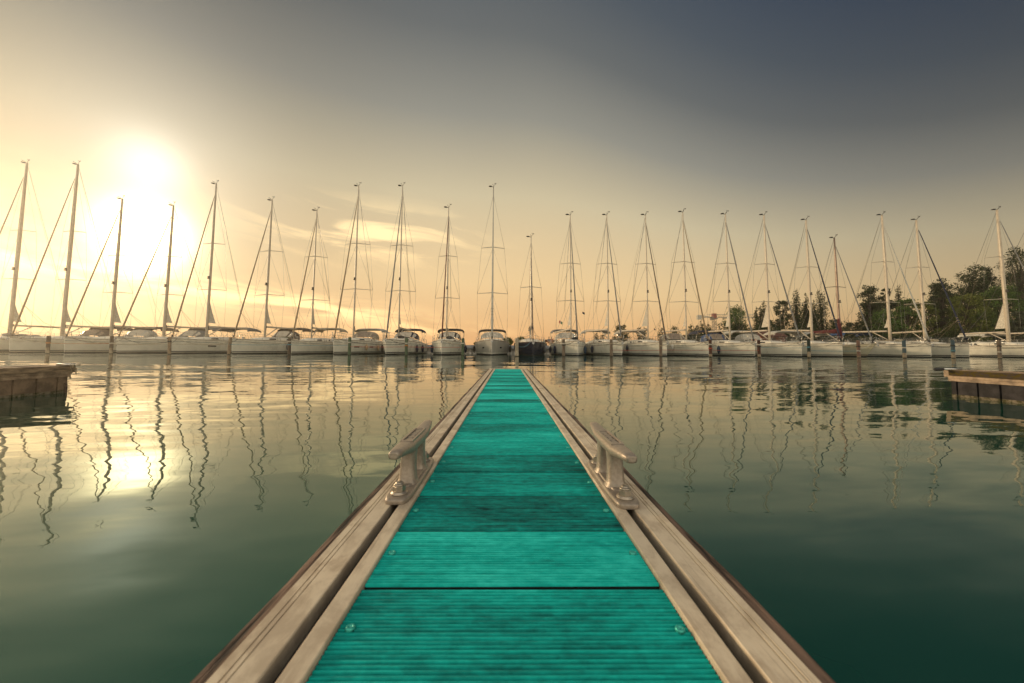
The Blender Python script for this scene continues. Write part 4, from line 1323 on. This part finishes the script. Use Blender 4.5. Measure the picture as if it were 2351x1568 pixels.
def tree(kind, name, label, px, top, hw, y, leaf, base_z=1.2, n=None, group='trees behind the marina', bottom=0.03):
    """px, top, hw: where the crown stands in the photo, turned into metres at depth y"""
    global TREES
    TREES += 1
    rnd = random.Random(TREES * 17 + 3)
    x = x_for(px, y, 6)
    zt = z_for(top, x, y)
    hgt = zt - base_z
    rad = hw * K / F * y / (1 + (x / y) ** 2) ** 0.12
    t = thing(name, label, 'tree', (x, y, base_z), 0, group)
    mb = MB()
    mb.tube([(0, 0, -0.3), (0.02 * hgt * rnd.uniform(-1, 1), 0, hgt * 0.35), (0.03 * hgt * rnd.uniform(-1, 1), 0, hgt * 0.85)], [0.028 * hgt, 0.02 * hgt, 0.005 * hgt], 7)
    clumps = []
    if kind == 'poplar':
        k = max(14, int(hgt * 3.6))
        for i in range(k):
            f = lerp(bottom, 0.97, (i / (k - 1)))
            w_ = 1.6 * rad * (0.66 + 0.38 * math.sin(math.pi * min(1, f * 0.8 + 0.15))) * (1.0 if f < 0.7 else lerp(1.0, 0.42, (f - 0.7) / 0.3))
            a = rnd.uniform(0, 6.28)
            q = rnd.uniform(0.1, 0.62) * w_
            clumps.append((q * math.cos(a), q * math.sin(a), f * hgt, w_ * rnd.uniform(0.38, 0.58), w_ * rnd.uniform(0.7, 1.2)))
    elif kind == 'tier':                 # spreading crown in ragged flat layers with sky between near the top
        k = 84
        for i in range(k):
            f = bottom + 0.06 + (1 - bottom - 0.06) * (i + 0.5) / k
            w_ = rad * math.sqrt(max(0.16 if f > 0.6 else 0.55, 1 - ((f - 0.45) / 0.56) ** 2)) * rnd.uniform(0.62, 1.15)
            a = rnd.uniform(0, 6.28)
            q = rnd.uniform(0.15, 0.95) ** 0.6 * w_
            clumps.append((q * math.cos(a), q * math.sin(a) * 0.8, hgt * min(f * rnd.uniform(0.86, 1.02), 0.97), rad * rnd.uniform(0.17, 0.36), rad * rnd.uniform(0.14, 0.30)))
    else:                                # rounded bushy crown
        k = 64 if kind == 'round' else 70
        for i in range(k):
            f = bottom + (1 - bottom) * (i + 0.5) / k
            w_ = rad * math.sqrt(max(0.08 if f > 0.6 else 0.6, 1 - ((f - 0.42) / 0.60) ** 2)) * rnd.uniform(0.80, 1.06)
            a = rnd.uniform(0, 6.28)
            q = rnd.uniform(0.25, 0.90) ** 0.6 * w_
            clumps.append((q * math.cos(a), q * math.sin(a), min(f * hgt, hgt * 0.94), rad * rnd.uniform(0.20, 0.34), rad * rnd.uniform(0.15, 0.26)))
    for c in clumps[::3]:
        z0 = max(hgt * 0.12, c[2] - 0.25 * hgt - rnd.uniform(0, 0.1) * hgt)
        mb.tube([(0, 0, z0), (c[0] * 0.5, c[1] * 0.5, lerp(z0, c[2], 0.6)), (c[0], c[1], c[2])], [0.008 * hgt, 0.005 * hgt, 0.0015 * hgt], 5)
    mb.build('trunk', bark, t)
    px_m = y / F                         # metres per pixel there
    size = max(0.10, 0.62 * px_m)
    total = n or int(min(14000, 2.6 * (2 * rad * hgt) / (size * size)))
    pts, sz = [], []
    vol = [max(0.05, c[3] * c[4]) for c in clumps]
    tot = sum(vol)
    for c, v_ in zip(clumps, vol):
        m_ = int(total * v_ / tot) + 4
        for _ in range(m_):
            a, u_ = rnd.uniform(0, 6.28), rnd.uniform(-1, 1)
            s_ = math.sqrt(1 - u_ * u_)
            q = rnd.uniform(0.15, 1.0) ** 0.5 * (1 + (rnd.uniform(0.1, 0.75) if rnd.random() < 0.16 else 0))
            pts.append((c[0] + q * c[3] * s_ * math.cos(a), c[1] + q * c[3] * s_ * math.sin(a), max(0.1, c[2] + q * c[4] * u_)))
            sz.append(size * rnd.uniform(0.55, 1.25))
    leaves_mesh('crown', pts, sz, LEAF[leaf], t, rnd)
    return t


for a in [
    ('round', 'round_tree', 'dark round broadleaf tree standing alone left of the conical ones', 1428, 747, 21, 96, 'dark'),
    ('poplar', 'small_tree', 'tiny dark conical tree behind the bimini left of the round tree, left one', 1369, 765, 6, 100, 'dark'),
    ('poplar', 'small_tree', 'tiny dark conical tree behind the bimini left of the round tree, right one', 1384, 766, 5, 100, 'dark'),
    ('poplar', 'small_tree', 'tiny pointed dark tree just right of the round tree', 1468, 752, 7, 100, 'dark'),
    ('poplar', 'small_tree', 'tiny dark tree beside the triangular sail corner right of the round tree', 1479, 753, 7, 100, 'dark'),
    ('poplar', 'small_tree', 'small dark bushy tree right beside the brown furled jib', 1521, 753, 8, 96, 'dark'),
    ('poplar', 'small_tree', 'small dark mop-headed tree just right of the brown furled jib', 1548, 748, 9, 96, 'dark'),
    ('poplar', 'small_tree', 'small rounded dark tree left of the construction crane, first of five', 1587, 746, 9, 96, 'dark'),
    ('poplar', 'small_tree', 'small rounded dark tree left of the construction crane, second of five', 1601, 747, 8, 96, 'dark'),
    ('poplar', 'small_tree', 'small rounded dark tree left of the construction crane, tallest of five', 1611, 742, 7, 96, 'dark'),
    ('poplar', 'small_tree', 'small rounded dark tree left of the construction crane, fourth of five', 1618, 744, 7, 98, 'dark'),
    ('poplar', 'small_tree', 'small rounded dark tree left of the construction crane, nearest to it', 1627, 744, 8, 96, 'dark'),
    ('tier', 'broadleaf_tree', 'airy spreading tree right of the construction crane, covering its jib', 1690, 702, 33, 76, 'green'),
    ('poplar', 'poplar', 'slim dark poplar, left of three close pointed ones', 1738, 705, 7, 82, 'dark'),
    ('poplar', 'poplar', 'slim dark poplar, middle of three close pointed ones', 1747, 701, 6, 82, 'dark'),
    ('poplar', 'poplar', 'slim dark poplar, tallest of three close pointed ones', 1756, 690, 8, 82, 'dark'),
    ('round', 'broadleaf_tree', 'dark bushy tree left of the tall poplars, behind the triangular sail corner', 1797, 688, 22, 80, 'dark'),
    ('poplar', 'poplar', 'tall dense poplar just right of a leaning grey furled jib', 1831, 664, 11, 78, 'dark'),
    ('poplar', 'poplar', 'thin gappy poplar between two dense tall ones', 1853, 671, 7, 78, 'dark'),
    ('poplar', 'poplar', 'thin poplar hidden behind the mast with the rising boom', 1871, 688, 7, 80, 'dark'),
    ('poplar', 'poplar', 'broad tall dark poplar between the rising boom mast and the dark brown mast', 1886, 667, 15, 78, 'dark'),
    ('round', 'broadleaf_tree', 'low dark tree sloping away right of the broad poplar', 1915, 732, 17, 76, 'dark'),
    ('bush', 'broadleaf_tree', 'low dark tree in the dip right of the dark brown mast', 1958, 740, 26, 74, 'dark'),
    ('tier', 'broadleaf_tree', 'dark spreading layered tree left of the third mast from the right', 1998, 655, 33, 72, 'dark'),
    ('round', 'broadleaf_tree', 'dark rounded tree behind the third mast from the right', 2040, 657, 16, 74, 'dark'),
    ('poplar', 'conifer', 'narrow dark conical tree just right of the third mast from the right', 2068, 654, 11, 76, 'dark'),
    ('bush', 'broadleaf_tree', 'bright green layered tree left of the navy furled jib', 2085, 684, 30, 67, 'green'),
    ('bush', 'broadleaf_tree', 'olive bushy tree behind the second mast from the right', 2122, 692, 30, 66, 'olive'),
    ('tier', 'broadleaf_tree', 'dark ragged spreading tree crossed by the navy furled jib', 2165, 632, 34, 72, 'dark'),
    ('tier', 'broadleaf_tree', 'wide dark spreading tree with open crown left of the rightmost mast', 2236, 614, 52, 72, 'dark'),
    ('tier', 'broadleaf_tree', 'ragged dark treetop rising behind the wide spreading tree', 2272, 611, 24, 75, 'dark'),
    ('tier', 'broadleaf_tree', 'tallest dark tree at the right edge of the picture', 2352, 567, 52, 70, 'dark'),
    ('bush', 'broadleaf_tree', 'large yellowish green bushy tree in front of the wide spreading tree', 2225, 676, 46, 63, 'olive'),
    ('bush', 'broadleaf_tree', 'deep green bushy tree behind the rightmost mast', 2305, 656, 50, 65, 'green'),
    ('bush', 'bush', 'pale grey-green bush at the right edge beside the sail corner', 2346, 712, 24, 60, 'pale'),
    ('bush', 'broadleaf_tree', 'low green tree between the dark spreading tree and the bright layered one', 2030, 712, 32, 66, 'green'),
    ('bush', 'broadleaf_tree', 'dark tree low between the layered dark tree and the third mast from right', 2010, 690, 34, 75, 'dark'),
    ('bush', 'broadleaf_tree', 'dark tree filling the gap left of the bright layered tree', 2062, 690, 30, 78, 'dark'),
    ('bush', 'broadleaf_tree', 'dark tree under the ragged crown crossed by the navy furled jib', 2165, 672, 40, 75, 'dark'),
    ('bush', 'broadleaf_tree', 'dark bushy tree under the open crown left of the rightmost mast', 2235, 652, 56, 74, 'dark'),
    ('bush', 'broadleaf_tree', 'tall dark bushy tree under the tallest treetop at the right edge', 2345, 622, 52, 72, 'dark'),
    ('bush', 'broadleaf_tree', 'dark low tree between the gappy poplar and the broad poplar', 1858, 712, 34, 84, 'dark'),
    ('bush', 'broadleaf_tree', 'dark low tree at the feet of the three pointed poplars', 1760, 735, 32, 84, 'dark'),
    ('bush', 'broadleaf_tree', 'low dark green tree right of the blue sprayhood, under the airy tree', 1700, 745, 30, 70, 'dark'),
]:
    tree(*a)

# long clipped hedge along the bank on the right, a low one further left
def hedge(label, px0, px1, top, y, leaf, depth=1.6):
    x0, x1 = x_for(px0, y, 2), x_for(px1, y, 2)
    zt = z_for(top, (x0 + x1) / 2, y)
    h = thing('hedge', label, 'hedge', ((x0 + x1) / 2, y, 1.2))
    rnd = random.Random(int(px0))
    ln = x1 - x0
    hh = zt - 1.2
    size = 0.62 * y / F
    n = int(min(16000, 2.2 * ln * hh / size ** 2))
    pts = []
    for _ in range(n):
        x = rnd.uniform(-ln / 2, ln / 2)
        top_ = hh * (0.78 + 0.16 * math.sin(x * 0.9) + 0.10 * math.sin(x * 2.3 + 1))
        pts.append((x, rnd.uniform(-depth / 2, depth / 2), rnd.uniform(0, 1) ** 0.7 * top_))
    leaves_mesh('foliage', pts, [size * rnd.uniform(0.6, 1.3) for _ in pts], LEAF[leaf], h, rnd)
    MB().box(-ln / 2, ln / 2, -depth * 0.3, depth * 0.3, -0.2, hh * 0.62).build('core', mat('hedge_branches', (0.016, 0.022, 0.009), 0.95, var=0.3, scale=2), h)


hedge('long low dark hedge behind the right-hand half of the yachts', 1540, 2420, 756, 62.5, 'dark')
hedge('dark belt of shrubs under the poplars and the airy tree', 1655, 1985, 738, 70, 'dark', 4)
hedge('low distant line of bushes behind the round tree', 1392, 1545, 776, 92, 'dark', 3)

# grassy bushes on the quay
def tussock(label, px, top, hw, y=56.6):
    x = x_for(px, y, 1.5)
    zt = z_for(top, x, y)
    t = thing('ornamental_grass', label, 'plant', (x, y, 1.22), 0, 'grassy bushes on the quay')
    rad = hw * K / F * y
    rnd = random.Random(int(px))
    mb = MB()
    hgt = zt - 1.22
    for i in range(520):
        a = rnd.uniform(0, 6.28)
        sp = math.sqrt(rnd.uniform(0, 1))
        d = Vector((math.cos(a), math.sin(a) * 0.6, 0))
        b0 = d * rad * 0.4 * sp
        e = d * rad * sp * rnd.uniform(0.8, 1.05) + Vector((0, 0, hgt * math.sqrt(max(0.08, 1 - sp * sp * 0.9)) * rnd.uniform(0.85, 1.03)))
        m_ = b0.lerp(e, 0.6) + Vector((0, 0, hgt * 0.14))
        s = Vector((-d.y, d.x, 0)) * 0.035 + Vector((0.02, 0, 0))
        mb.add([b0 - s, b0 + s, m_ + s, e, m_ - s], [(0, 1, 2, 4), (4, 2, 3)])
    mb.build('blades', LEAF['olive'], t)


tussock('round tufted bush on the quay behind the tan bimini yacht', 651, 763, 27)
tussock('dark tufted bush on the quay left of the small navy-hulled yacht', 1165, 772, 20)
tussock('tufted bush on the quay just behind the navy-hulled yacht', 1196, 770, 17)
tussock('tiny sprig of leaves on the quay right of the maroon jib yacht', 1093, 784, 8)

# ---------------------------------------------------------------- tower crane far behind
cy = 211.0
cxw = x_for(1640, cy, 15)
ct = z_for(721, cxw, cy)
crane_white = mat('crane_white_paint', (0.45, 0.44, 0.40), 0.6, var=0.1)
crane_grey = mat('crane_grey_steel', (0.16, 0.15, 0.14), 0.6, var=0.1)
crane_red = mat('crane_red_paint', (0.22, 0.03, 0.03), 0.6, var=0.1)
cr = thing('tower_crane', 'distant construction tower crane with a long lattice jib, beside the airy tree', 'crane', (cxw, cy, 1.2))
cr_top = ct - 1.2
mb = MB()
for sx in (-0.75, 0.75):
    for sy in (-0.75, 0.75):
        mb.tube([(sx, sy, 0), (sx, sy, cr_top - 2.6)], 0.15, 4)
z = 0.0
i = 0
while z < cr_top - 4:
    for sy in (-0.75, 0.75):
        s = 0.75 if i % 2 else -0.75
        mb.tube([(-s, sy, z), (s, sy, z + 1.5)], 0.09, 4)
        mb.tube([(sy, -s, z), (sy, s, z + 1.5)], 0.09, 4)
    z += 1.5
    i += 1
mb.box(-1.4, 1.4, -1.4, 1.4, cr_top - 3.0, cr_top - 2.5)
mb.build('tower', crane_grey, cr)
MB().box(-1.0, 1.0, -0.9, 0.9, cr_top - 2.48, cr_top + 0.3).build('slewing_unit', crane_red, cr)
MB().box(-2.1, -1.05, -1.2, 0.6, cr_top - 3.6, cr_top - 1.6).build('operator_cab', crane_grey, cr)
mb = MB()
jl = 26.0
for q in ((0.0, -0.6, cr_top - 2.0), (0.0, 0.6, cr_top - 2.0), (0.0, 0, cr_top - 0.2)):
    mb.tube([(1.05, q[1], q[2]), (jl, q[1], q[2])], 0.13, 4)
for i in range(17):
    x0 = 1.2 + i * (jl - 1.2) / 17
    x1 = x0 + (jl - 1.2) / 34
    x2 = x0 + (jl - 1.2) / 17
    for sy in (-0.6, 0.6):
        mb.tube([(x0, sy, cr_top - 2.0), (x1, 0, cr_top - 0.2), (x2, sy, cr_top - 2.0)], 0.08, 4)
mb.build('jib', crane_white, cr)
mb = MB().tube([(-1.05, -0.5, cr_top - 1.9), (-9.5, -0.5, cr_top - 1.9)], 0.18, 4).tube([(-1.05, 0.5, cr_top - 1.9), (-9.5, 0.5, cr_top - 1.9)], 0.18, 4)
mb.tube([(-1.05, 0, cr_top - 0.2), (-6.8, 0, cr_top - 0.9)], 0.10, 4).box(-7.2, -3.0, -0.5, 0.5, cr_top - 1.7, cr_top - 1.35)
mb.build('counter_jib', crane_white, cr)
MB().box(-9.8, -7.6, -0.8, 0.8, cr_top - 3.2, cr_top - 0.7).build('counterweight', crane_white, cr)
MB().tube([(6.1, 0, cr_top - 2.1), (6.1, 0, cr_top - 5.8)], 0.05, 4).lathe([(0, 0), (0.35, 0.2), (0.4, 0.6), (0, 0.9)], (6.1, 0, cr_top - 6.6), 8).tube([(6.1, 0, cr_top - 6.6), (6.1, 0, cr_top - 12.5)], 0.09, 4).box(5.1, 7.1, -0.5, 0.5, cr_top - 2.55, cr_top - 2.2).build('hook_block', crane_grey, cr)

# ---------------------------------------------------------------- brick hut and people on the quay
hx = x_for(1775, 60.5, 2)
hut = thing('brick_hut', 'low red-brown hut with a gabled roof behind the grey canopy right of the poplars', 'hut', (hx, 60.5, 1.2))
brick = mat('brown_brick', (0.20, 0.075, 0.05), 0.9, var=0.25, scale=5)
MB().box(-2.1, 2.1, 0, 3.2, -0.2, 1.75).build('wall', brick, hut)
MB().add([(-2.4, -0.3, 1.76), (2.4, -0.3, 1.76), (2.4, 3.5, 1.76), (-2.4, 3.5, 1.76), (-2.4, 1.6, 2.7), (2.4, 1.6, 2.7)], [(0, 1, 5, 4), (2, 3, 4, 5), (0, 4, 3), (1, 2, 5), (0, 3, 2, 1)]).build('roof', mat('roof_tiles', (0.14, 0.06, 0.045), 0.85, var=0.2, scale=8), hut)
MB().box(-0.3, 0.5, -0.012, -0.002, 0, 1.55).build('door', mat('hut_door', (0.06, 0.04, 0.03), 0.7), hut)
aw = thing('awning', 'orange side awning standing left of the brick hut', 'awning', (hx - 2.9, 60.0, 1.2))
MB().add([(-1.1, 0, 0), (0.65, 0, 0), (0.65, 0.02, 1.7), (-1.1, 0.02, 1.45), (-1.1, 0.9, 1.5), (0.65, 0.9, 1.75)], [(0, 1, 2, 3), (3, 2, 5, 4)]).build('canvas', CL['orange'], aw)
MB().tube([(-1.1, 0.9, -0.1), (-1.1, 0.9, 1.5)], 0.03, 5).tube([(0.65, 0.9, -0.1), (0.65, 0.9, 1.75)], 0.03, 5).build('pole', steel, aw)

skin = mat('skin', (0.42, 0.24, 0.16), 0.6, var=0.06, scale=9)
hairm = mat('dark_hair', (0.03, 0.02, 0.015), 0.7, var=0.2, scale=30)
greyshirt = cloth('grey_shirt', (0.24, 0.24, 0.25))
redshirt = cloth('orange_red_shirt', (0.50, 0.10, 0.03))
orshorts = cloth('orange_shorts', (0.52, 0.17, 0.05))
darkpants = cloth('dark_trousers', (0.03, 0.03, 0.04))


def skin_mesh(name, joints, edges, m, parent, sub=2):
    me = bpy.data.meshes.new(name)
    me.from_pydata([j[0] for j in joints], edges, [])
    o = bpy.data.objects.new(name, me)
    COL.objects.link(o)
    o.parent = parent
    sk = o.modifiers.new('skin', 'SKIN')
    for v, j in zip(me.skin_vertices[0].data if me.skin_vertices else [], joints):
        v.radius = j[1]
    if not me.skin_vertices:
        pass
    sk.use_smooth_shade = True
    sb = o.modifiers.new('sub', 'SUBSURF')
    sb.levels = sb.render_levels = sub
    me.materials.append(m)
    return o


def limb(mb, pts, rad, seg=10):
    return mb.tube(pts, rad, seg)


def seated_person(label, x, y, z, rz, top_m, low_m, hair_len, lean=0.0):
    """sitting on a bench, forearms on the thighs; one continuous body with clothes over it"""
    p = thing('person', label, 'person', (x, y, z), rz, 'people on the quay')
    mb = MB()
    def ring(cx, cy, cz, hx_, hy_, n=16):
        return [(cx + hx_ * math.cos(2 * math.pi * k / n), cy + hy_ * math.sin(2 * math.pi * k / n), cz) for k in range(n)]
    t = lean
    # trunk, neck and head as one lofted surface
    body = [ring(0, 0.02, 0.42, 0.10, 0.09), ring(0, 0.02, 0.46, 0.165, 0.125), ring(0, 0.0, 0.60, 0.150, 0.110), ring(0, -t * 0.3, 0.76, 0.165, 0.115), ring(0, -t * 0.6, 0.90, 0.185, 0.110), ring(0, -t * 0.8, 0.985, 0.150, 0.085),
            ring(0, -t * 0.9, 1.02, 0.062, 0.062), ring(0, -t, 1.07, 0.053, 0.056), ring(0, -t - 0.02, 1.10, 0.058, 0.070), ring(0, -t - 0.02, 1.14, 0.070, 0.088), ring(0, -t - 0.015, 1.20, 0.077, 0.098), ring(0, -t - 0.01, 1.26, 0.072, 0.092), ring(0, -t, 1.30, 0.045, 0.060), ring(0, -t, 1.312, 0.012, 0.016)]
    mb.loft(body)
    for sg in (-1, 1):
        limb(mb, [(sg * 0.09, 0.0, 0.47), (sg * 0.11, -0.22, 0.49), (sg * 0.12, -0.43, 0.47), (sg * 0.12, -0.46, 0.42), (sg * 0.115, -0.44, 0.24), (sg * 0.115, -0.43, 0.08)], [0.085, 0.080, 0.062, 0.058, 0.050, 0.036])
        limb(mb, [(sg * 0.115, -0.41, 0.06), (sg * 0.12, -0.48, 0.045), (sg * 0.13, -0.60, 0.03)], [0.040, 0.042, 0.026])
        limb(mb, [(sg * 0.165, -t * 0.7, 0.955), (sg * 0.215, -t * 0.7 - 0.02, 0.83), (sg * 0.235, -t * 0.6 - 0.06, 0.70), (sg * 0.20, -0.20, 0.60), (sg * 0.16, -0.32, 0.575)], [0.058, 0.048, 0.040, 0.034, 0.027])
        limb(mb, [(sg * 0.155, -0.335, 0.572), (sg * 0.145, -0.38, 0.565), (sg * 0.14, -0.41, 0.558)], [0.030, 0.036, 0.026], 8)
        for k in range(4):
            fx = sg * (0.112 + 0.018 * k)
            limb(mb, [(fx, -0.40, 0.560), (fx, -0.44 - 0.006 * (k in (1, 2)), 0.552), (fx, -0.465 - 0.008 * (k in (1, 2)), 0.535)], [0.009, 0.009, 0.007], 6)
        limb(mb, [(sg * 0.118, -0.36, 0.565), (sg * 0.100, -0.385, 0.557), (sg * 0.096, -0.41, 0.548)], [0.011, 0.010, 0.008], 6)
        mb.lathe([(0, -0.014), (0.012, -0.008), (0.014, 0.008), (0.006, 0.018)], (sg * 0.077, -t, 1.195), 7)
    mb.add([(-0.012, -t - 0.108, 1.185), (0.012, -t - 0.108, 1.185), (0, -t - 0.128, 1.180), (0, -t - 0.108, 1.225), (0, -t - 0.108, 1.172)], [(0, 2, 3), (2, 1, 3), (0, 4, 2), (4, 1, 2)])
    mb.build('body', skin, p)
    mb = MB()
    mb.loft([ring(0, 0.02, 0.455, 0.176, 0.136), ring(0, 0.0, 0.60, 0.162, 0.122), ring(0, -t * 0.3, 0.76, 0.176, 0.126), ring(0, -t * 0.6, 0.90, 0.195, 0.120), ring(0, -t * 0.8, 0.99, 0.158, 0.093), ring(0, -t * 0.88, 1.012, 0.072, 0.070)], caps=False)
    for sg in (-1, 1):
        limb(mb, [(sg * 0.150, -t * 0.7, 0.965), (sg * 0.205, -t * 0.7 - 0.015, 0.86), (sg * 0.220, -t * 0.65 - 0.03, 0.79)], [0.066, 0.060, 0.056])
    mb.build('shirt', top_m, p)
    mb = MB()
    mb.loft([ring(0, 0.02, 0.405, 0.12, 0.10), ring(0, 0.02, 0.44, 0.178, 0.138), ring(0, 0.015, 0.50, 0.172, 0.132)])
    for sg in (-1, 1):
        limb(mb, [(sg * 0.09, 0.0, 0.475), (sg * 0.11, -0.20, 0.492), (sg * 0.118, -0.36, 0.482)], [0.098, 0.092, 0.080])
    mb.build('shorts', low_m, p)
    mb = MB()
    mb.loft([ring(0, -t + 0.03, 1.20 - hair_len, 0.070, 0.060), ring(0, -t + 0.022, 1.20, 0.084, 0.082), ring(0, -t + 0.008, 1.25, 0.083, 0.098), ring(0, -t, 1.29, 0.066, 0.082), ring(0, -t, 1.325, 0.03, 0.04)])
    mb.build('hair', hairm, p)
    for sg in (-1, 1):
        MB().lathe([(0, -0.007), (0.008, 0), (0, 0.007)], (sg * 0.030, -t - 0.106, 1.212), 6).build('eye', black, p)
    return p


py_ = 56.0
p1x = x_for(1260, py_, 2.0)
p2x = x_for(1266.5, py_, 2.0)
seated_person('person in a grey shirt and orange shorts seated on the quay', p1x, py_, 1.22, 0.25, greyshirt, orshorts, 0.02, 0.05)
seated_person('person in an orange-red shirt seated on the quay bench', p2x, py_, 1.22, -0.3, redshirt, darkpants, 0.08, 0.02)
bn = thing('bench', 'brown wooden bench on the quay under two seated people', 'bench', ((p1x + p2x) / 2, py_ + 0.08, 1.22))
bw = mat('brown_bench_wood', (0.16, 0.075, 0.04), 0.8, var=0.2, scale=8)
MB().box(-0.85, 0.85, -0.2, 0.2, 0.34, 0.385).build('seat', bw, bn)
MB().box(-0.85, 0.85, 0.22, 0.26, 0.50, 0.90).build('backrest', bw, bn)
for sx in (-0.75, 0.75):
    for sy in (-0.16, 0.20):
        MB().box(sx - 0.03, sx + 0.03, sy - 0.02, sy + 0.0195, 0, 0.338 if sy < 0 else 0.498).build('leg', bw, bn)
dc = thing('deck_chair', 'folding brown wooden chair leaning on the quay, left of the seated people', 'chair', (x_for(1252.5, py_, 2.0), py_, 1.22))
for k in range(3):
    MB().add([(-0.62 + 0.24 * k, -0.02, 0.0), (-0.54 + 0.24 * k, -0.02, 0.0), (-0.86 + 0.24 * k, -0.02, 1.0), (-0.94 + 0.24 * k, -0.02, 1.0), (-0.62 + 0.24 * k, 0.03, 0.0), (-0.54 + 0.24 * k, 0.03, 0.0), (-0.86 + 0.24 * k, 0.03, 1.0), (-0.94 + 0.24 * k, 0.03, 1.0)],
             [(0, 1, 2, 3), (7, 6, 5, 4), (0, 4, 5, 1), (1, 5, 6, 2), (2, 6, 7, 3), (3, 7, 4, 0)]).build('slat', bw, dc)
MB().box(-0.70, 0.05, 0.034, 0.07, 0.30, 0.36).build('crossbar', bw, dc)
tt = thing('tarpaulin', 'grey-green tarpaulin heap on the quay, right of the navy-hulled yacht', 'tarpaulin', (x_for(1245, py_, 1.6), py_ - 0.1, 1.22))
mb = MB()
mb.loft([[(0.75 * f * math.cos(2 * math.pi * k / 14) * (1 + 0.12 * math.sin(k * 2.2)), 0.4 * f * math.sin(2 * math.pi * k / 14), z) for k in range(14)] for f, z in ((1.0, 0), (0.92, 0.25), (0.62, 0.52), (0.25, 0.62), (0.03, 0.63))])
mb.build('cover', cloth('grey_green_tarp', (0.10, 0.14, 0.13)), tt)

# ---------------------------------------------------------------- hazy evening air
hz = bpy.data.materials.new('evening_haze')
hz.use_nodes = True
ht = hz.node_tree
ht.nodes.clear()
hv = ht.nodes.new('ShaderNodeVolumePrincipled')
hv.inputs['Color'].default_value = (1.0, 0.93, 0.80, 1)
hv.inputs['Density'].default_value = 0.0010
hv.inputs['Anisotropy'].default_value = 0.76
ho = ht.nodes.new('ShaderNodeOutputMaterial')
ht.links.new(hv.outputs[0], ho.inputs['Volume'])
hb = MB().box(-305, 305, -32, 315, -3, 34).build('haze', hz)
tag(hb, 'thin golden evening haze over the harbour', kind='stuff')
